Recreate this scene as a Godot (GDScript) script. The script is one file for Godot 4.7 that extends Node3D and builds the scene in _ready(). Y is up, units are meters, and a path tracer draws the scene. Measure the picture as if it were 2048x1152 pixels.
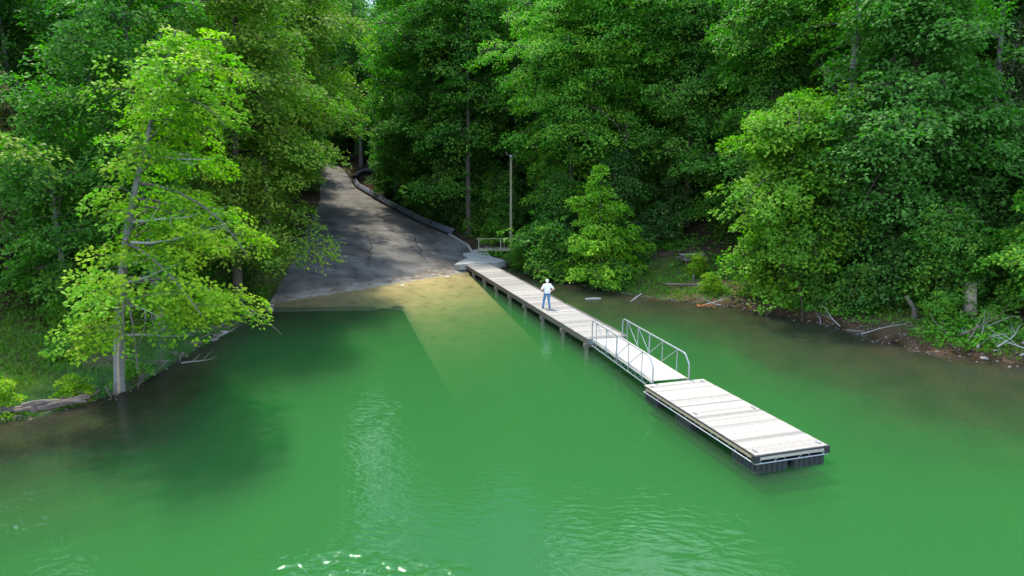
extends Node3D
# A boat ramp, a boardwalk and a floating dock on a green lake below a wooded hill. Metres, y up, the lake's surface at y = 0.

const DOCK_TURN := 17.2
var rng := RandomNumberGenerator.new()
var land := PackedVector2Array()
var bumps := FastNoiseLite.new()
var patches := FastNoiseLite.new()
var taken := {}
var M := {}


# ------------------------------------------------------------------ mesh collector
class MB:
	var v := PackedVector3Array()
	var n := PackedVector3Array()
	var c := PackedColorArray()
	var u := PackedVector2Array()
	var i := PackedInt32Array()
	var col := Color(1, 1, 1)
	var uses_uv := false

	func face(pts: Array, nrm: Vector3) -> void:
		var s := v.size()
		for p in pts:
			v.append(p)
			n.append(nrm)
			c.append(col)
		var flip: bool = (pts[1] - pts[0]).cross(pts[2] - pts[0]).dot(nrm) > 0.0
		for k in range(1, pts.size() - 1):
			i.append(s)
			i.append(s + (k + 1 if flip else k))
			i.append(s + (k if flip else k + 1))

	func poly(pts: Array) -> void:   # counter-clockwise seen from outside
		face(pts, (pts[1] - pts[0]).cross(pts[2] - pts[0]).normalized())

	func box(t: Transform3D, s: Vector3, ch := 0.0) -> void:   # ch: chamfer of the four edges along the longest axis
		var h := s * 0.5
		var long := 0 if s.x >= s.y and s.x >= s.z else (1 if s.y >= s.z else 2)
		var a := (long + 1) % 3
		var b := (long + 2) % 3
		var ring := []
		if ch > 0.0:
			for q in [[1, 1, 0], [1, 1, 1], [-1, 1, 1], [-1, 1, 0], [-1, -1, 0], [-1, -1, 1], [1, -1, 1], [1, -1, 0]]:
				ring.append(Vector2(q[0] * (h[a] - (0.0 if q[2] == 0 else ch)), q[1] * (h[b] - (ch if q[2] == 0 else 0.0))))
		else:
			for q in [[1, 1], [-1, 1], [-1, -1], [1, -1]]:
				ring.append(Vector2(q[0] * h[a], q[1] * h[b]))
		var ends := [[], []]
		for e in 2:
			for r in ring:
				var p := Vector3()
				p[a] = r.x
				p[b] = r.y
				p[long] = h[long] * (1 if e else -1)
				ends[e].append(p)
		var m := ring.size()
		for k in m:
			var k2 := (k + 1) % m
			var mid: Vector3 = (ends[0][k] + ends[0][k2]) * 0.5
			mid[long] = 0.0
			var e: Vector3 = ends[0][k2] - ends[0][k]
			var ax := Vector3()
			ax[long] = 1.0
			var nr := e.cross(ax).normalized()
			if nr.dot(mid) < 0.0:
				nr = -nr
			face([t * ends[0][k], t * ends[0][k2], t * ends[1][k2], t * ends[1][k]], (t.basis * nr).normalized())
		for e in 2:
			var ax := Vector3()
			ax[long] = 1.0 if e else -1.0
			face(ends[e].map(func(p): return t * p), (t.basis * ax).normalized())

	func bar(p: Vector3, q: Vector3, w: float, hgt: float, ch := 0.0) -> void:
		var d := q - p
		var z := d.normalized()
		var x := Vector3.UP.cross(z)
		x = Vector3.RIGHT if x.length() < 0.01 else x.normalized()
		box(Transform3D(Basis(x, z.cross(x), z), (p + q) * 0.5), Vector3(w, hgt, d.length()), ch)

	func tube(pts: PackedVector3Array, radii: PackedFloat32Array, sides: int, rough := 0.0, r: RandomNumberGenerator = null, cap := true) -> void:
		var s := v.size()
		var m := pts.size()
		var ref := Vector3.RIGHT
		for k in m:
			var d: Vector3 = (pts[mini(k + 1, m - 1)] - pts[maxi(k - 1, 0)]).normalized()
			if absf(d.dot(ref)) > 0.95:
				ref = Vector3.FORWARD
			var x := (ref - d * d.dot(ref)).normalized()
			ref = x
			var y := d.cross(x)
			for j in sides:
				var an := TAU * j / sides
				var o := x * cos(an) + y * sin(an)
				var rr := radii[k] * (1.0 + (r.randf_range(-rough, rough) if r else 0.0))
				v.append(pts[k] + o * rr)
				n.append(o)
				c.append(col)
		for k in m - 1:
			for j in sides:
				var a := s + k * sides + j
				var b := s + k * sides + (j + 1) % sides
				i.append_array(PackedInt32Array([a, a + sides, b, b, a + sides, b + sides]))
		if cap:
			for e in [0, m - 1]:
				var d: Vector3 = (pts[0] - pts[1] if e == 0 else pts[m - 1] - pts[m - 2]).normalized()
				var ring := []
				for j in sides:
					ring.append(v[s + e * sides + j])
				face(ring, d)

	func leaf(p: Vector3, d: Vector3, nr: Vector3, l: float, w: float) -> void:
		var side := d.cross(nr) * (w * 0.5)
		var up := nr * (w * 0.14)
		var s := v.size()
		var mid := p + d * (l * 0.42) + up
		v.append(p)
		v.append(mid + side)
		v.append(p + d * l)
		v.append(mid - side)
		for k in 4:
			n.append(nr)
			c.append(col)
		i.append(s)
		i.append(s + 2)
		i.append(s + 1)
		i.append(s)
		i.append(s + 3)
		i.append(s + 2)

	func mesh(mat: Material, onto: ArrayMesh = null) -> ArrayMesh:
		var am := onto if onto else ArrayMesh.new()
		var a := []
		a.resize(Mesh.ARRAY_MAX)
		a[Mesh.ARRAY_VERTEX] = v
		a[Mesh.ARRAY_NORMAL] = n
		a[Mesh.ARRAY_COLOR] = c
		if uses_uv:
			a[Mesh.ARRAY_TEX_UV] = u
		a[Mesh.ARRAY_INDEX] = i
		am.add_surface_from_arrays(Mesh.PRIMITIVE_TRIANGLES, a)
		am.surface_set_material(am.get_surface_count() - 1, mat)
		return am


# ------------------------------------------------------------------ naming
func numbered(called: String) -> String:
	var k: int = taken.get(called, 0)
	taken[called] = k + 1
	return called if k == 0 else "%s_%03d" % [called, k]


func thing(called: String, label: String, category: String, at := Vector3.ZERO, turn := 0.0, group := "") -> Node3D:
	var o := Node3D.new()
	o.name = numbered(called)
	add_child(o, true)
	o.position = at
	o.rotation_degrees.y = turn
	describe(o, label, category, group)
	return o


func describe(o: Node, label: String, category: String, group := "") -> void:
	o.set_meta("label", label)
	o.set_meta("category", category)
	if group:
		o.set_meta("group", group)


func part(called: String, mesh: Mesh, parent: Node3D, at := Transform3D.IDENTITY, mat: Material = null) -> MeshInstance3D:
	var o := MeshInstance3D.new()
	var k := 0
	while parent.has_node(NodePath(called if k == 0 else "%s_%03d" % [called, k])):
		k += 1
	o.name = called if k == 0 else "%s_%03d" % [called, k]
	o.mesh = mesh
	o.transform = at
	if mat:
		o.set_surface_override_material(0, mat)
	parent.add_child(o, true)
	return o


func quick_part(called: String, num: int, mesh: Mesh, parent: Node3D, at: Transform3D, mat: Material) -> void:
	var o := MeshInstance3D.new()
	o.name = called if num == 0 else "%s_%03d" % [called, num]
	o.mesh = mesh
	o.transform = at
	o.set_surface_override_material(0, mat)
	parent.add_child(o, true)


func one(called: String, mesh: Mesh, label: String, category: String, at := Vector3.ZERO, turn := 0.0, group := "") -> MeshInstance3D:
	var o := MeshInstance3D.new()
	o.name = numbered(called)
	o.mesh = mesh
	add_child(o, true)
	o.position = at
	o.rotation_degrees.y = turn
	describe(o, label, category, group)
	return o


func setting(called: String, mesh: Mesh, kind := "structure") -> MeshInstance3D:
	var o := MeshInstance3D.new()
	o.name = numbered(called)
	o.mesh = mesh
	add_child(o, true)
	o.set_meta("kind", kind)
	return o


# ------------------------------------------------------------------ materials
func noise_tex(freq: float, octaves: int, seed_: int, ramp: Array, size := 512, kind := FastNoiseLite.TYPE_SIMPLEX_SMOOTH) -> NoiseTexture2D:
	var f := FastNoiseLite.new()
	f.noise_type = kind
	f.frequency = freq
	f.fractal_octaves = octaves
	f.seed = seed_
	var t := NoiseTexture2D.new()
	t.width = size
	t.height = size
	t.seamless = true
	t.noise = f
	if ramp:
		var g := Gradient.new()
		g.offsets = PackedFloat32Array(range(ramp.size()).map(func(k): return k / (ramp.size() - 1.0)))
		g.colors = PackedColorArray(ramp.map(func(x): return Color(x, x, x) if x is float else x))
		t.color_ramp = g
	return t


func lin(r: float, g: float, b: float) -> Color:
	return Color(r, g, b).linear_to_srgb()


func mat(color: Color, rough := 0.85, tex: Texture2D = null, scale := Vector3.ONE, world := false, bump: Texture2D = null, bump_cm := 1.0, metal := 0.0) -> StandardMaterial3D:
	var m := StandardMaterial3D.new()
	m.albedo_color = color
	m.roughness = rough
	m.metallic = metal
	m.vertex_color_use_as_albedo = true
	if tex or bump:
		m.albedo_texture = tex
		m.uv1_triplanar = true
		m.uv1_world_triplanar = world
		m.uv1_scale = scale
	if bump:
		m.heightmap_enabled = true
		m.heightmap_texture = bump
		m.heightmap_scale = bump_cm
	return m


func leaf_mat(back: Color, rough := 0.55) -> StandardMaterial3D:
	var m := mat(Color.WHITE, rough)
	m.backlight_enabled = true
	m.backlight = back
	m.cull_mode = BaseMaterial3D.CULL_DISABLED
	m.metallic_specular = 0.22
	return m


func make_materials() -> void:
	var speck := noise_tex(0.05, 5, 3, [0.55, 1.0, 1.0, 0.75])
	var rough_bump := noise_tex(0.03, 5, 4, [])
	M.ground = mat(Color.WHITE, 0.95, noise_tex(0.03, 5, 5, [0.45, 0.8, 1.0, 1.25 if false else 1.0]), Vector3(0.35, 0.35, 0.35), true, rough_bump, 6.0)
	M.asphalt = mat(Color.WHITE, 0.9, noise_tex(0.012, 6, 6, [0.62, 0.9, 0.95, 1.0]), Vector3(0.16, 0.16, 0.16), true, noise_tex(0.2, 3, 7, []), 0.8)
	var grain := noise_tex(0.02, 5, 8, [0.55, 0.9, 1.0, 0.8])
	M.ground.metallic_specular = 0.08
	M.asphalt.metallic_specular = 0.2
	M.planks = []
	for k in 10:
		var w := mat(lin(0.30, 0.277, 0.243) * [1.0, 0.9, 1.06, 0.95, 1.0, 0.84, 1.1, 0.92, 1.0, 0.78][k], 0.85, grain, Vector3(0.35, 5, 5), false, grain, 0.25)
		w.uv1_offset = Vector3(k * 0.37, k * 0.61, k * 0.23)
		M.planks.append(w)
	M.float_planks = []
	for k in 10:
		var w := mat(lin(0.35, 0.318, 0.27) * [1.0, 0.96, 1.04, 0.92, 1.0, 1.05, 0.95, 1.02, 0.86, 0.78][k], 0.8, grain, Vector3(0.35, 5, 5), false, grain, 0.2)
		w.uv1_offset = Vector3(k * 0.31, k * 0.53, k * 0.43)
		M.float_planks.append(w)
	M.gang_planks = mat(lin(0.38, 0.36, 0.32), 0.7, noise_tex(0.03, 4, 9, [0.85, 1.0, 1.0]), Vector3(0.5, 4, 4))
	M.old_wood = mat(lin(0.16, 0.13, 0.10), 0.9, grain, Vector3(3, 3, 0.4), false, grain, 0.4)
	M.post_wood = mat(lin(0.20, 0.18, 0.145), 0.9, grain, Vector3(4, 0.4, 4), false, grain, 0.4)
	M.pole_wood = mat(lin(0.36, 0.34, 0.21), 0.85, grain, Vector3(5, 0.3, 5), false, grain, 0.3)
	M.tan_wood = mat(lin(0.46, 0.35, 0.22), 0.85, grain, Vector3(3, 3, 0.4))
	M.galvanised = mat(lin(0.40, 0.43, 0.46), 0.42, noise_tex(0.06, 3, 10, [0.8, 1.0]), Vector3(2, 2, 2), false, null, 1.0, 0.55)
	M.black_plastic = mat(lin(0.022, 0.024, 0.028), 0.55, speck, Vector3(1.2, 1.2, 1.2))
	M.rubber = mat(lin(0.014, 0.014, 0.016), 0.7)
	M.pipe = mat(lin(0.10, 0.115, 0.14), 0.45, speck, Vector3(0.7, 0.7, 0.7))
	M.concrete = mat(lin(0.33, 0.33, 0.30), 0.9, noise_tex(0.02, 5, 11, [0.75, 1.0, 0.9]), Vector3(0.5, 0.5, 0.5), true, rough_bump, 1.5)
	var bark := noise_tex(0.02, 5, 12, [0.45, 0.85, 1.0, 0.7])
	M.bark_grey = mat(lin(0.26, 0.25, 0.235), 0.95, bark, Vector3(2.2, 0.5, 2.2), false, bark, 3.0)
	M.bark_brown = mat(lin(0.13, 0.11, 0.085), 0.95, bark, Vector3(2.2, 0.5, 2.2), false, bark, 3.0)
	M.dead_wood = mat(lin(0.36, 0.35, 0.33), 0.95, bark, Vector3(2, 2, 2))
	M.drift = mat(lin(0.17, 0.135, 0.11), 0.95, bark, Vector3(2, 2, 2), false, bark, 3.0)
	M.pale_wood = mat(lin(0.42, 0.34, 0.24), 0.9, grain, Vector3(4, 0.5, 4))
	M.rock = mat(lin(0.24, 0.22, 0.20), 0.95, speck, Vector3(1.5, 1.5, 1.5), false, rough_bump, 3.0)
	M.leaf = leaf_mat(Color(0.62, 0.95, 0.15))
	M.leaf_lime = leaf_mat(Color(0.72, 0.98, 0.12))
	M.needle = leaf_mat(Color(0.3, 0.34, 0.18), 0.6)
	M.grass = leaf_mat(Color(0.5, 0.65, 0.2), 0.6)
	M.litter = mat(Color.WHITE, 0.95)
	M.skin = mat(lin(0.5, 0.31, 0.23), 0.6)
	M.shirt = mat(lin(0.8, 0.78, 0.76), 0.9)
	M.denim = mat(lin(0.085, 0.2, 0.36), 0.9, speck, Vector3(6, 6, 6))
	M.hair = mat(lin(0.75, 0.71, 0.6), 0.8)
	M.shoe = mat(lin(0.045, 0.035, 0.04), 0.7)
	M.belt = mat(lin(0.05, 0.035, 0.03), 0.6)
	M.white_plastic = mat(lin(0.75, 0.77, 0.78), 0.5)
	# the lake: a clear rippling skin over green turbid water
	var ripple := noise_tex(0.018, 4, 21, [], 1024)
	ripple.as_normal_map = true
	ripple.bump_strength = 5.0
	var skin := StandardMaterial3D.new()
	skin.transparency = BaseMaterial3D.TRANSPARENCY_ALPHA
	skin.albedo_color = Color(1, 1, 1, 0.01)
	skin.roughness = 0.03
	skin.metallic_specular = 0.30
	skin.normal_enabled = true
	skin.normal_texture = ripple
	skin.normal_scale = 0.22
	M.water_skin = skin
	var murk := mat(Color.WHITE, 1.0)
	murk.transparency = BaseMaterial3D.TRANSPARENCY_ALPHA
	murk.metallic_specular = 0.0
	murk.cull_mode = BaseMaterial3D.CULL_DISABLED
	M.murk = murk
	var deep := mat(Color.WHITE, 1.0)
	deep.metallic_specular = 0.0
	M.deep = deep


# ------------------------------------------------------------------ the lie of the land
func along(x: float, z: float) -> float:
	return -0.3007 * x - 0.9537 * z


func across(x: float, z: float) -> float:
	return 0.9537 * x - 0.3007 * z


func steps(x: float, xs: Array, ys: Array) -> float:
	if x <= xs[0]:
		return ys[0]
	for k in range(1, xs.size()):
		if x < xs[k]:
			return lerpf(ys[k - 1], ys[k], (x - xs[k - 1]) / (xs[k] - xs[k - 1]))
	return ys[-1]


func road_left(s: float) -> float:
	return steps(s, [30, 50, 60, 76, 91, 122, 131, 150], [-1.3, -1.3, 0.2, 2.2, 4.2, 5.9, 4.9, 0.0])


func road_right(s: float) -> float:
	return steps(s, [30, 58, 62, 68, 72.5, 79, 91, 102.6, 118, 131, 150], [14.4, 14.5, 16.2, 16.8, 16.2, 14.2, 11.5, 9.5, 9.7, 8.6, 4.0])


func road_height(s: float, t: float) -> float:
	var h := s - 50.0 - 8.7 * clampf((t + 1.3) / 15.8, 0, 1)
	return h * (0.115 if h > 0.0 else 0.09)


func shore(x: float, z: float) -> float:   # distance to the waterline, positive on land
	var p := Vector2(x, z)
	var best := 1e9
	for k in land.size():
		var q := Geometry2D.get_closest_point_to_segment(p, land[k], land[(k + 1) % land.size()])
		best = minf(best, p.distance_squared_to(q))
	return sqrt(best) * (1.0 if Geometry2D.is_point_in_polygon(p, land) else -1.0)


func raw_height(x: float, z: float, d: float) -> float:
	if d <= 0.0:
		var shelf := 8.5 if x > 12.0 else lerpf(5.0, 6.5, clampf((x + 12.0) / 24.0, 0, 1))
		shelf = maxf(2.0, shelf - 1.5 + bumps.get_noise_2d(x * 4.0 + 200.0, z * 4.0) * 4.0)
		return maxf(-6.0, -0.10 * minf(-d, 0.5) - 0.055 * minf(-d, shelf) - 0.16 * clampf(-d - shelf, 0.0, 5.0) - 0.35 * maxf(0.0, -d - shelf - 5.0))
	var k := smoothstep(-15.0, 5.0, x)
	var h := 0.22 * smoothstep(0.0, 0.5, d) + lerpf(0.13, 0.17, k) * minf(d, 10.0) + lerpf(0.24, 0.30, k) * clampf(d - 10.0, 0.0, 60.0) + 0.12 * maxf(0.0, d - 70.0)
	return h + bumps.get_noise_2d(x * 3.0, z * 3.0) * minf(d * 0.08, 0.5)


func height(x: float, z: float) -> float:
	var d := shore(x, z)
	var h := raw_height(x, z, d)
	var s := along(x, z)
	if s > 25.0 and s < 150.0:
		var t := across(x, z)
		var out := maxf(road_left(s) - t, t - road_right(s))
		var r := road_height(s, clampf(t, road_left(s), road_right(s))) - 0.10
		if s < 53.0 and out < 0.0 and r < 0.0:   # the ramp goes on under water
			r -= 0.05
		h = lerpf(r, h, smoothstep(0.0, 16.0 if d > 0.0 else 4.0, out) * smoothstep(25.0, 25.01, s))
		if s < 32.0:
			h = lerpf(raw_height(x, z, d), h, (s - 25.0) / 7.0)
	return h


func ground_at(x: float, z: float) -> Vector3:
	return Vector3(x, height(x, z), z)


func _ready() -> void:
	rng.seed = 20240611
	# --- camera
	var cam := Camera3D.new()
	cam.name = "camera"
	add_child(cam)
	cam.fov = 43.6
	cam.position = Vector3(0, 9.8, 0)
	cam.rotation_degrees.x = -10.46
	cam.far = 800.0
	cam.near = 0.1
	# --- sky
	var sky := ProceduralSkyMaterial.new()
	sky.sky_top_color = Color(0.42, 0.56, 0.76)
	sky.sky_horizon_color = Color(0.76, 0.82, 0.87)
	sky.ground_bottom_color = Color(0.16, 0.24, 0.16)
	sky.ground_horizon_color = Color(0.45, 0.55, 0.5)
	sky.sky_curve = 0.15
	sky.sky_cover = clouds()
	sky.sky_cover_modulate = Color(1.3, 1.3, 1.3, 1.0)
	sky.sky_energy_multiplier = 1.2
	var env := Environment.new()
	env.background_mode = Environment.BG_SKY
	env.sky = Sky.new()
	env.sky.sky_material = sky
	env.tonemap_mode = Environment.TONE_MAPPER_LINEAR
	env.tonemap_exposure = 2.0
	env.sdfgi_enabled = true
	env.ssao_enabled = true
	env.ssil_enabled = true
	var we := WorldEnvironment.new()
	we.name = "world_environment"
	we.environment = env
	add_child(we)
	# --- sun: high, behind the wood and to the left
	var sun := DirectionalLight3D.new()
	sun.name = "sun"
	add_child(sun)
	sun.light_energy = 1.2
	sun.light_color = Color(1.0, 0.965, 0.90)
	sun.light_angular_distance = 2.0
	sun.shadow_enabled = true
	sun.look_at_from_position(Vector3.ZERO, Vector3(0.20, -0.87, 0.45))

	bumps.frequency = 0.02
	bumps.seed = 5
	bumps.fractal_octaves = 4
	patches.frequency = 0.12
	patches.seed = 9
	patches.fractal_octaves = 4
	for p in [[-260, 10], [-45, -12], [-30, -18], [-22, -23.3], [-19.3, -25.8], [-17.8, -27.3], [-16.7, -29.1], [-16.9, -32], [-16.8, -35.4], [-16.4, -38.5], [-16.6, -42.4], [-16.2, -47.3],
			[-13.1, -48.6], [-10.6, -51.8], [-7.5, -55.4], [-3.8, -60.3], [-1.0, -62.5], [2, -58.5], [5.5, -54.6], [8.1, -51.4], [10.5, -49.2], [14.2, -47.3], [16, -45], [18.6, -42], [19.5, -39.5], [20.3, -36.8], [21.8, -34.9], [24.2, -33],
			[30, -28], [40, -22], [70, -10], [260, 10], [260, -330], [-260, -330]]:
		land.append(Vector2(p[0], p[1]))
	make_materials()
	build_ground()
	build_ramp()
	build_water()
	build_walkway()
	build_gangway()
	build_float()
	build_ramp_side()
	build_trees()
	build_forest()
	build_shrubs()
	build_bank_things()
	build_picnic_table()
	build_grass()
	build_person()


func clouds() -> ImageTexture:
	var w := 512
	var h := 256
	var f := FastNoiseLite.new()
	f.seed = 31
	f.frequency = 1.6
	f.fractal_octaves = 5
	var im := Image.create(w, h, false, Image.FORMAT_RGBA8)
	for y in h / 2:
		var el := PI * (0.5 - (y + 0.5) / h)
		for x in w:
			var az := TAU * x / w
			var d := Vector3(cos(el) * cos(az), sin(el) * 1.6, cos(el) * sin(az))
			var a := smoothstep(-0.22, 0.22, f.get_noise_3dv(d))
			im.set_pixel(x, y, Color(0.80, 0.82, 0.84, a * 0.85))
	return ImageTexture.create_from_image(im)


func warp(k: int, n: int, near: float, far: float) -> float:   # grid lines close together in the middle
	var f := 2.0 * k / n - 1.0
	return f * near + signf(f) * pow(absf(f), 5.0) * (far - near)


func build_ground() -> void:
	var m := MB.new()
	var nx := 200
	var nz := 200
	for b in nz + 1:
		var z := -62.0 + warp(b, nz, 52.0, 230.0)
		for a in nx + 1:
			var x := warp(a, nx, 55.0, 240.0)
			var d := shore(x, z)
			var y := height(x, z)
			m.v.append(Vector3(x, y, z))
			# grass on the open banks, bare earth at the waterline, leaf litter under the trees, mud under water
			var g1 := patches.get_noise_2d(x, z)
			var g2 := patches.get_noise_2d(x * 4.0 + 50.0, z * 4.0)
			var litter := Color(0.085, 0.060, 0.040).lerp(Color(0.05, 0.045, 0.025), clampf(g2 + 0.5, 0, 1))
			var grass := Color(0.07, 0.13, 0.028).lerp(Color(0.095, 0.10, 0.04), clampf(g2 * 0.9 + 0.25, 0, 1))
			var open := 0.0
			if x < -12.0:
				open = 1.0 - smoothstep(7.0, 15.0, d + g1 * 6.0)
			elif x > 6.0 and x < 19.0:
				open = (1.0 - smoothstep(6.0, 10.0, d + g1 * 4.0)) * smoothstep(6.0, 8.0, x) * 0.9
			elif x > 18.0:
				open = 0.5 * (1.0 - smoothstep(3.0, 6.0, d))
			var c := litter.lerp(grass, open)
			if g1 > 0.28 and d > 2.0:
				c = c.lerp(Color(0.16, 0.11, 0.075), clampf((g1 - 0.28) * 7.0, 0, 0.8))
			c = Color(0.10, 0.066, 0.043).lerp(c, smoothstep(0.25, 1.4 if x < 5.0 else 2.4, d + g2 * 0.5))
			if d < 0.0:
				c = Color(0.018, 0.015, 0.007).lerp(Color(0.036, 0.028, 0.012), clampf(g2 + 0.4, 0, 1))
			m.c.append(c)
	var w := nx + 1
	for b in nz + 1:
		for a in nx + 1:
			var l := m.v[b * w + maxi(a - 1, 0)]
			var r := m.v[b * w + mini(a + 1, nx)]
			var u := m.v[maxi(b - 1, 0) * w + a]
			var dn := m.v[mini(b + 1, nz) * w + a]
			m.n.append((dn - u).cross(r - l).normalized())
	for b in nz:
		for a in nx:
			var k := b * w + a
			m.i.append_array(PackedInt32Array([k, k + 1, k + w, k + 1, k + w + 1, k + w]))
	setting("ground", m.mesh(M.ground))


func build_ramp() -> void:
	var m := MB.new()
	var cols := 44
	var rows := 330
	var w := cols + 1
	var wear := FastNoiseLite.new()
	wear.seed = 77
	wear.frequency = 0.22
	wear.fractal_octaves = 4
	for b in rows + 1:
		var s := 28.0 + b * 0.36
		var tl := road_left(s)
		var tr := road_right(s)
		for a in cols + 1:
			var t := lerpf(tl, tr, a / float(cols))
			var x := -0.3007 * s + 0.9537 * t
			var z := -0.9537 * s - 0.3007 * t
			var y := road_height(s, t)
			var h := y
			var g := wear.get_noise_2d(x, z)
			var g2 := wear.get_noise_2d(x * 5.0, z * 5.0)
			var c := Color(0.092, 0.089, 0.083).lerp(Color(0.168, 0.16, 0.147), clampf(g * 1.3 + 0.45, 0, 1))
			c *= 1.0 - 0.22 * smoothstep(0.1, 0.5, wear.get_noise_2d(t * 2.6 + 40.0, s * 0.28))   # darker wheel tracks
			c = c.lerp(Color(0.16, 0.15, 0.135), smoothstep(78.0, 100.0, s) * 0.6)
			# washed pale silt and grit along the waterline
			c = c.lerp(Color(0.33, 0.30, 0.25), (1.0 - smoothstep(0.02, 0.20, absf(h - 0.06) + g2 * 0.05)) * 0.85)
			if h < 0.0:
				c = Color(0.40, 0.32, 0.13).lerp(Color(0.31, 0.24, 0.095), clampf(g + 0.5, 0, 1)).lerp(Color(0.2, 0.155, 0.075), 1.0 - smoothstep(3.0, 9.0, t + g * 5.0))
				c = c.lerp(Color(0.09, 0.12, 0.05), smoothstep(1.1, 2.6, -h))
				if t + g2 * 0.12 < 7.5 and s < 48.8 + g * 0.5 + g2 * 0.15:   # the sunken slab, broken off along its upper edge
					y -= 0.22
					c = Color(0.11, 0.13, 0.075)
				elif t + g2 * 0.12 < 7.5 and s < 49.15 + g * 0.5 + g2 * 0.15:
					c = Color(0.06, 0.05, 0.035)
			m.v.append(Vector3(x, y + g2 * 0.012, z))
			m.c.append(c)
	for b in rows + 1:
		for a in cols + 1:
			var l := m.v[b * w + maxi(a - 1, 0)]
			var r := m.v[b * w + mini(a + 1, cols)]
			var u := m.v[maxi(b - 1, 0) * w + a]
			var dn := m.v[mini(b + 1, rows) * w + a]
			var nr := (u - dn).cross(r - l).normalized()
			m.n.append(nr if nr.y > 0.0 else -nr)
	for b in rows:
		for a in cols:
			var k := b * w + a
			m.i.append_array(PackedInt32Array([k, k + w, k + 1, k + 1, k + w, k + w + 1]))
	var road := setting("boat_ramp_road", m.mesh(M.asphalt))
	rng.seed = 88
	for q in [[2.0, 66.5, 7.5, 62.5], [5.0, 72.0, 9.5, 75.5], [9.0, 66.0, 13.5, 69.0], [1.0, 58.0, 5.5, 56.5], [6.5, 60.0, 7.8, 70.0], [3.5, 76.0, 8.0, 83.0], [11.5, 62.0, 12.5, 75.0]]:
		var k := MB.new()
		k.col = Color(0.022, 0.022, 0.022)
		var prev := []
		for j in 13:
			var f := j / 12.0
			var t := lerpf(q[0], q[2], f) + rng.randf_range(-0.22, 0.22)
			var ss := lerpf(q[1], q[3], f) + rng.randf_range(-0.22, 0.22)
			var c := Vector3(-0.3007 * ss + 0.9537 * t, road_height(ss, t) + 0.026, -0.9537 * ss - 0.3007 * t)
			var w2 := Vector3(q[3] - q[1], 0, q[2] - q[0]).normalized() * (0.035 * (1.0 - absf(f - 0.5) * 1.6) + 0.008)
			if prev:
				k.face([prev[0], prev[1], c + w2, c - w2], Vector3.UP)
			prev = [c - w2, c + w2]
		part("crack", k.mesh(M.asphalt), road)


func wave(x: float, z: float, waves: FastNoiseLite, calm: FastNoiseLite, chop: FastNoiseLite, gusts: Array) -> float:
	var amp := 0.001 + 0.0009 * smoothstep(-0.1, 0.5, calm.get_noise_2d(x * 0.6, z)) + 0.001 * smoothstep(-35.0, -12.0, z)
	var y := waves.get_noise_2d(x * 0.55 + z * 0.12, z * 1.15 - x * 0.25) * amp
	for g in gusts:
		var near := pow((x - g[0] + (z - g[1]) * 0.35) / g[2], 2.0) + pow((z - g[1]) / g[4], 2.0)
		if near < 6.0:
			y += g[3] * exp(-near) * chop.get_noise_2d(x * 0.7 + z * 0.2, z * 1.5 - x * 0.3)
	return y


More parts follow.
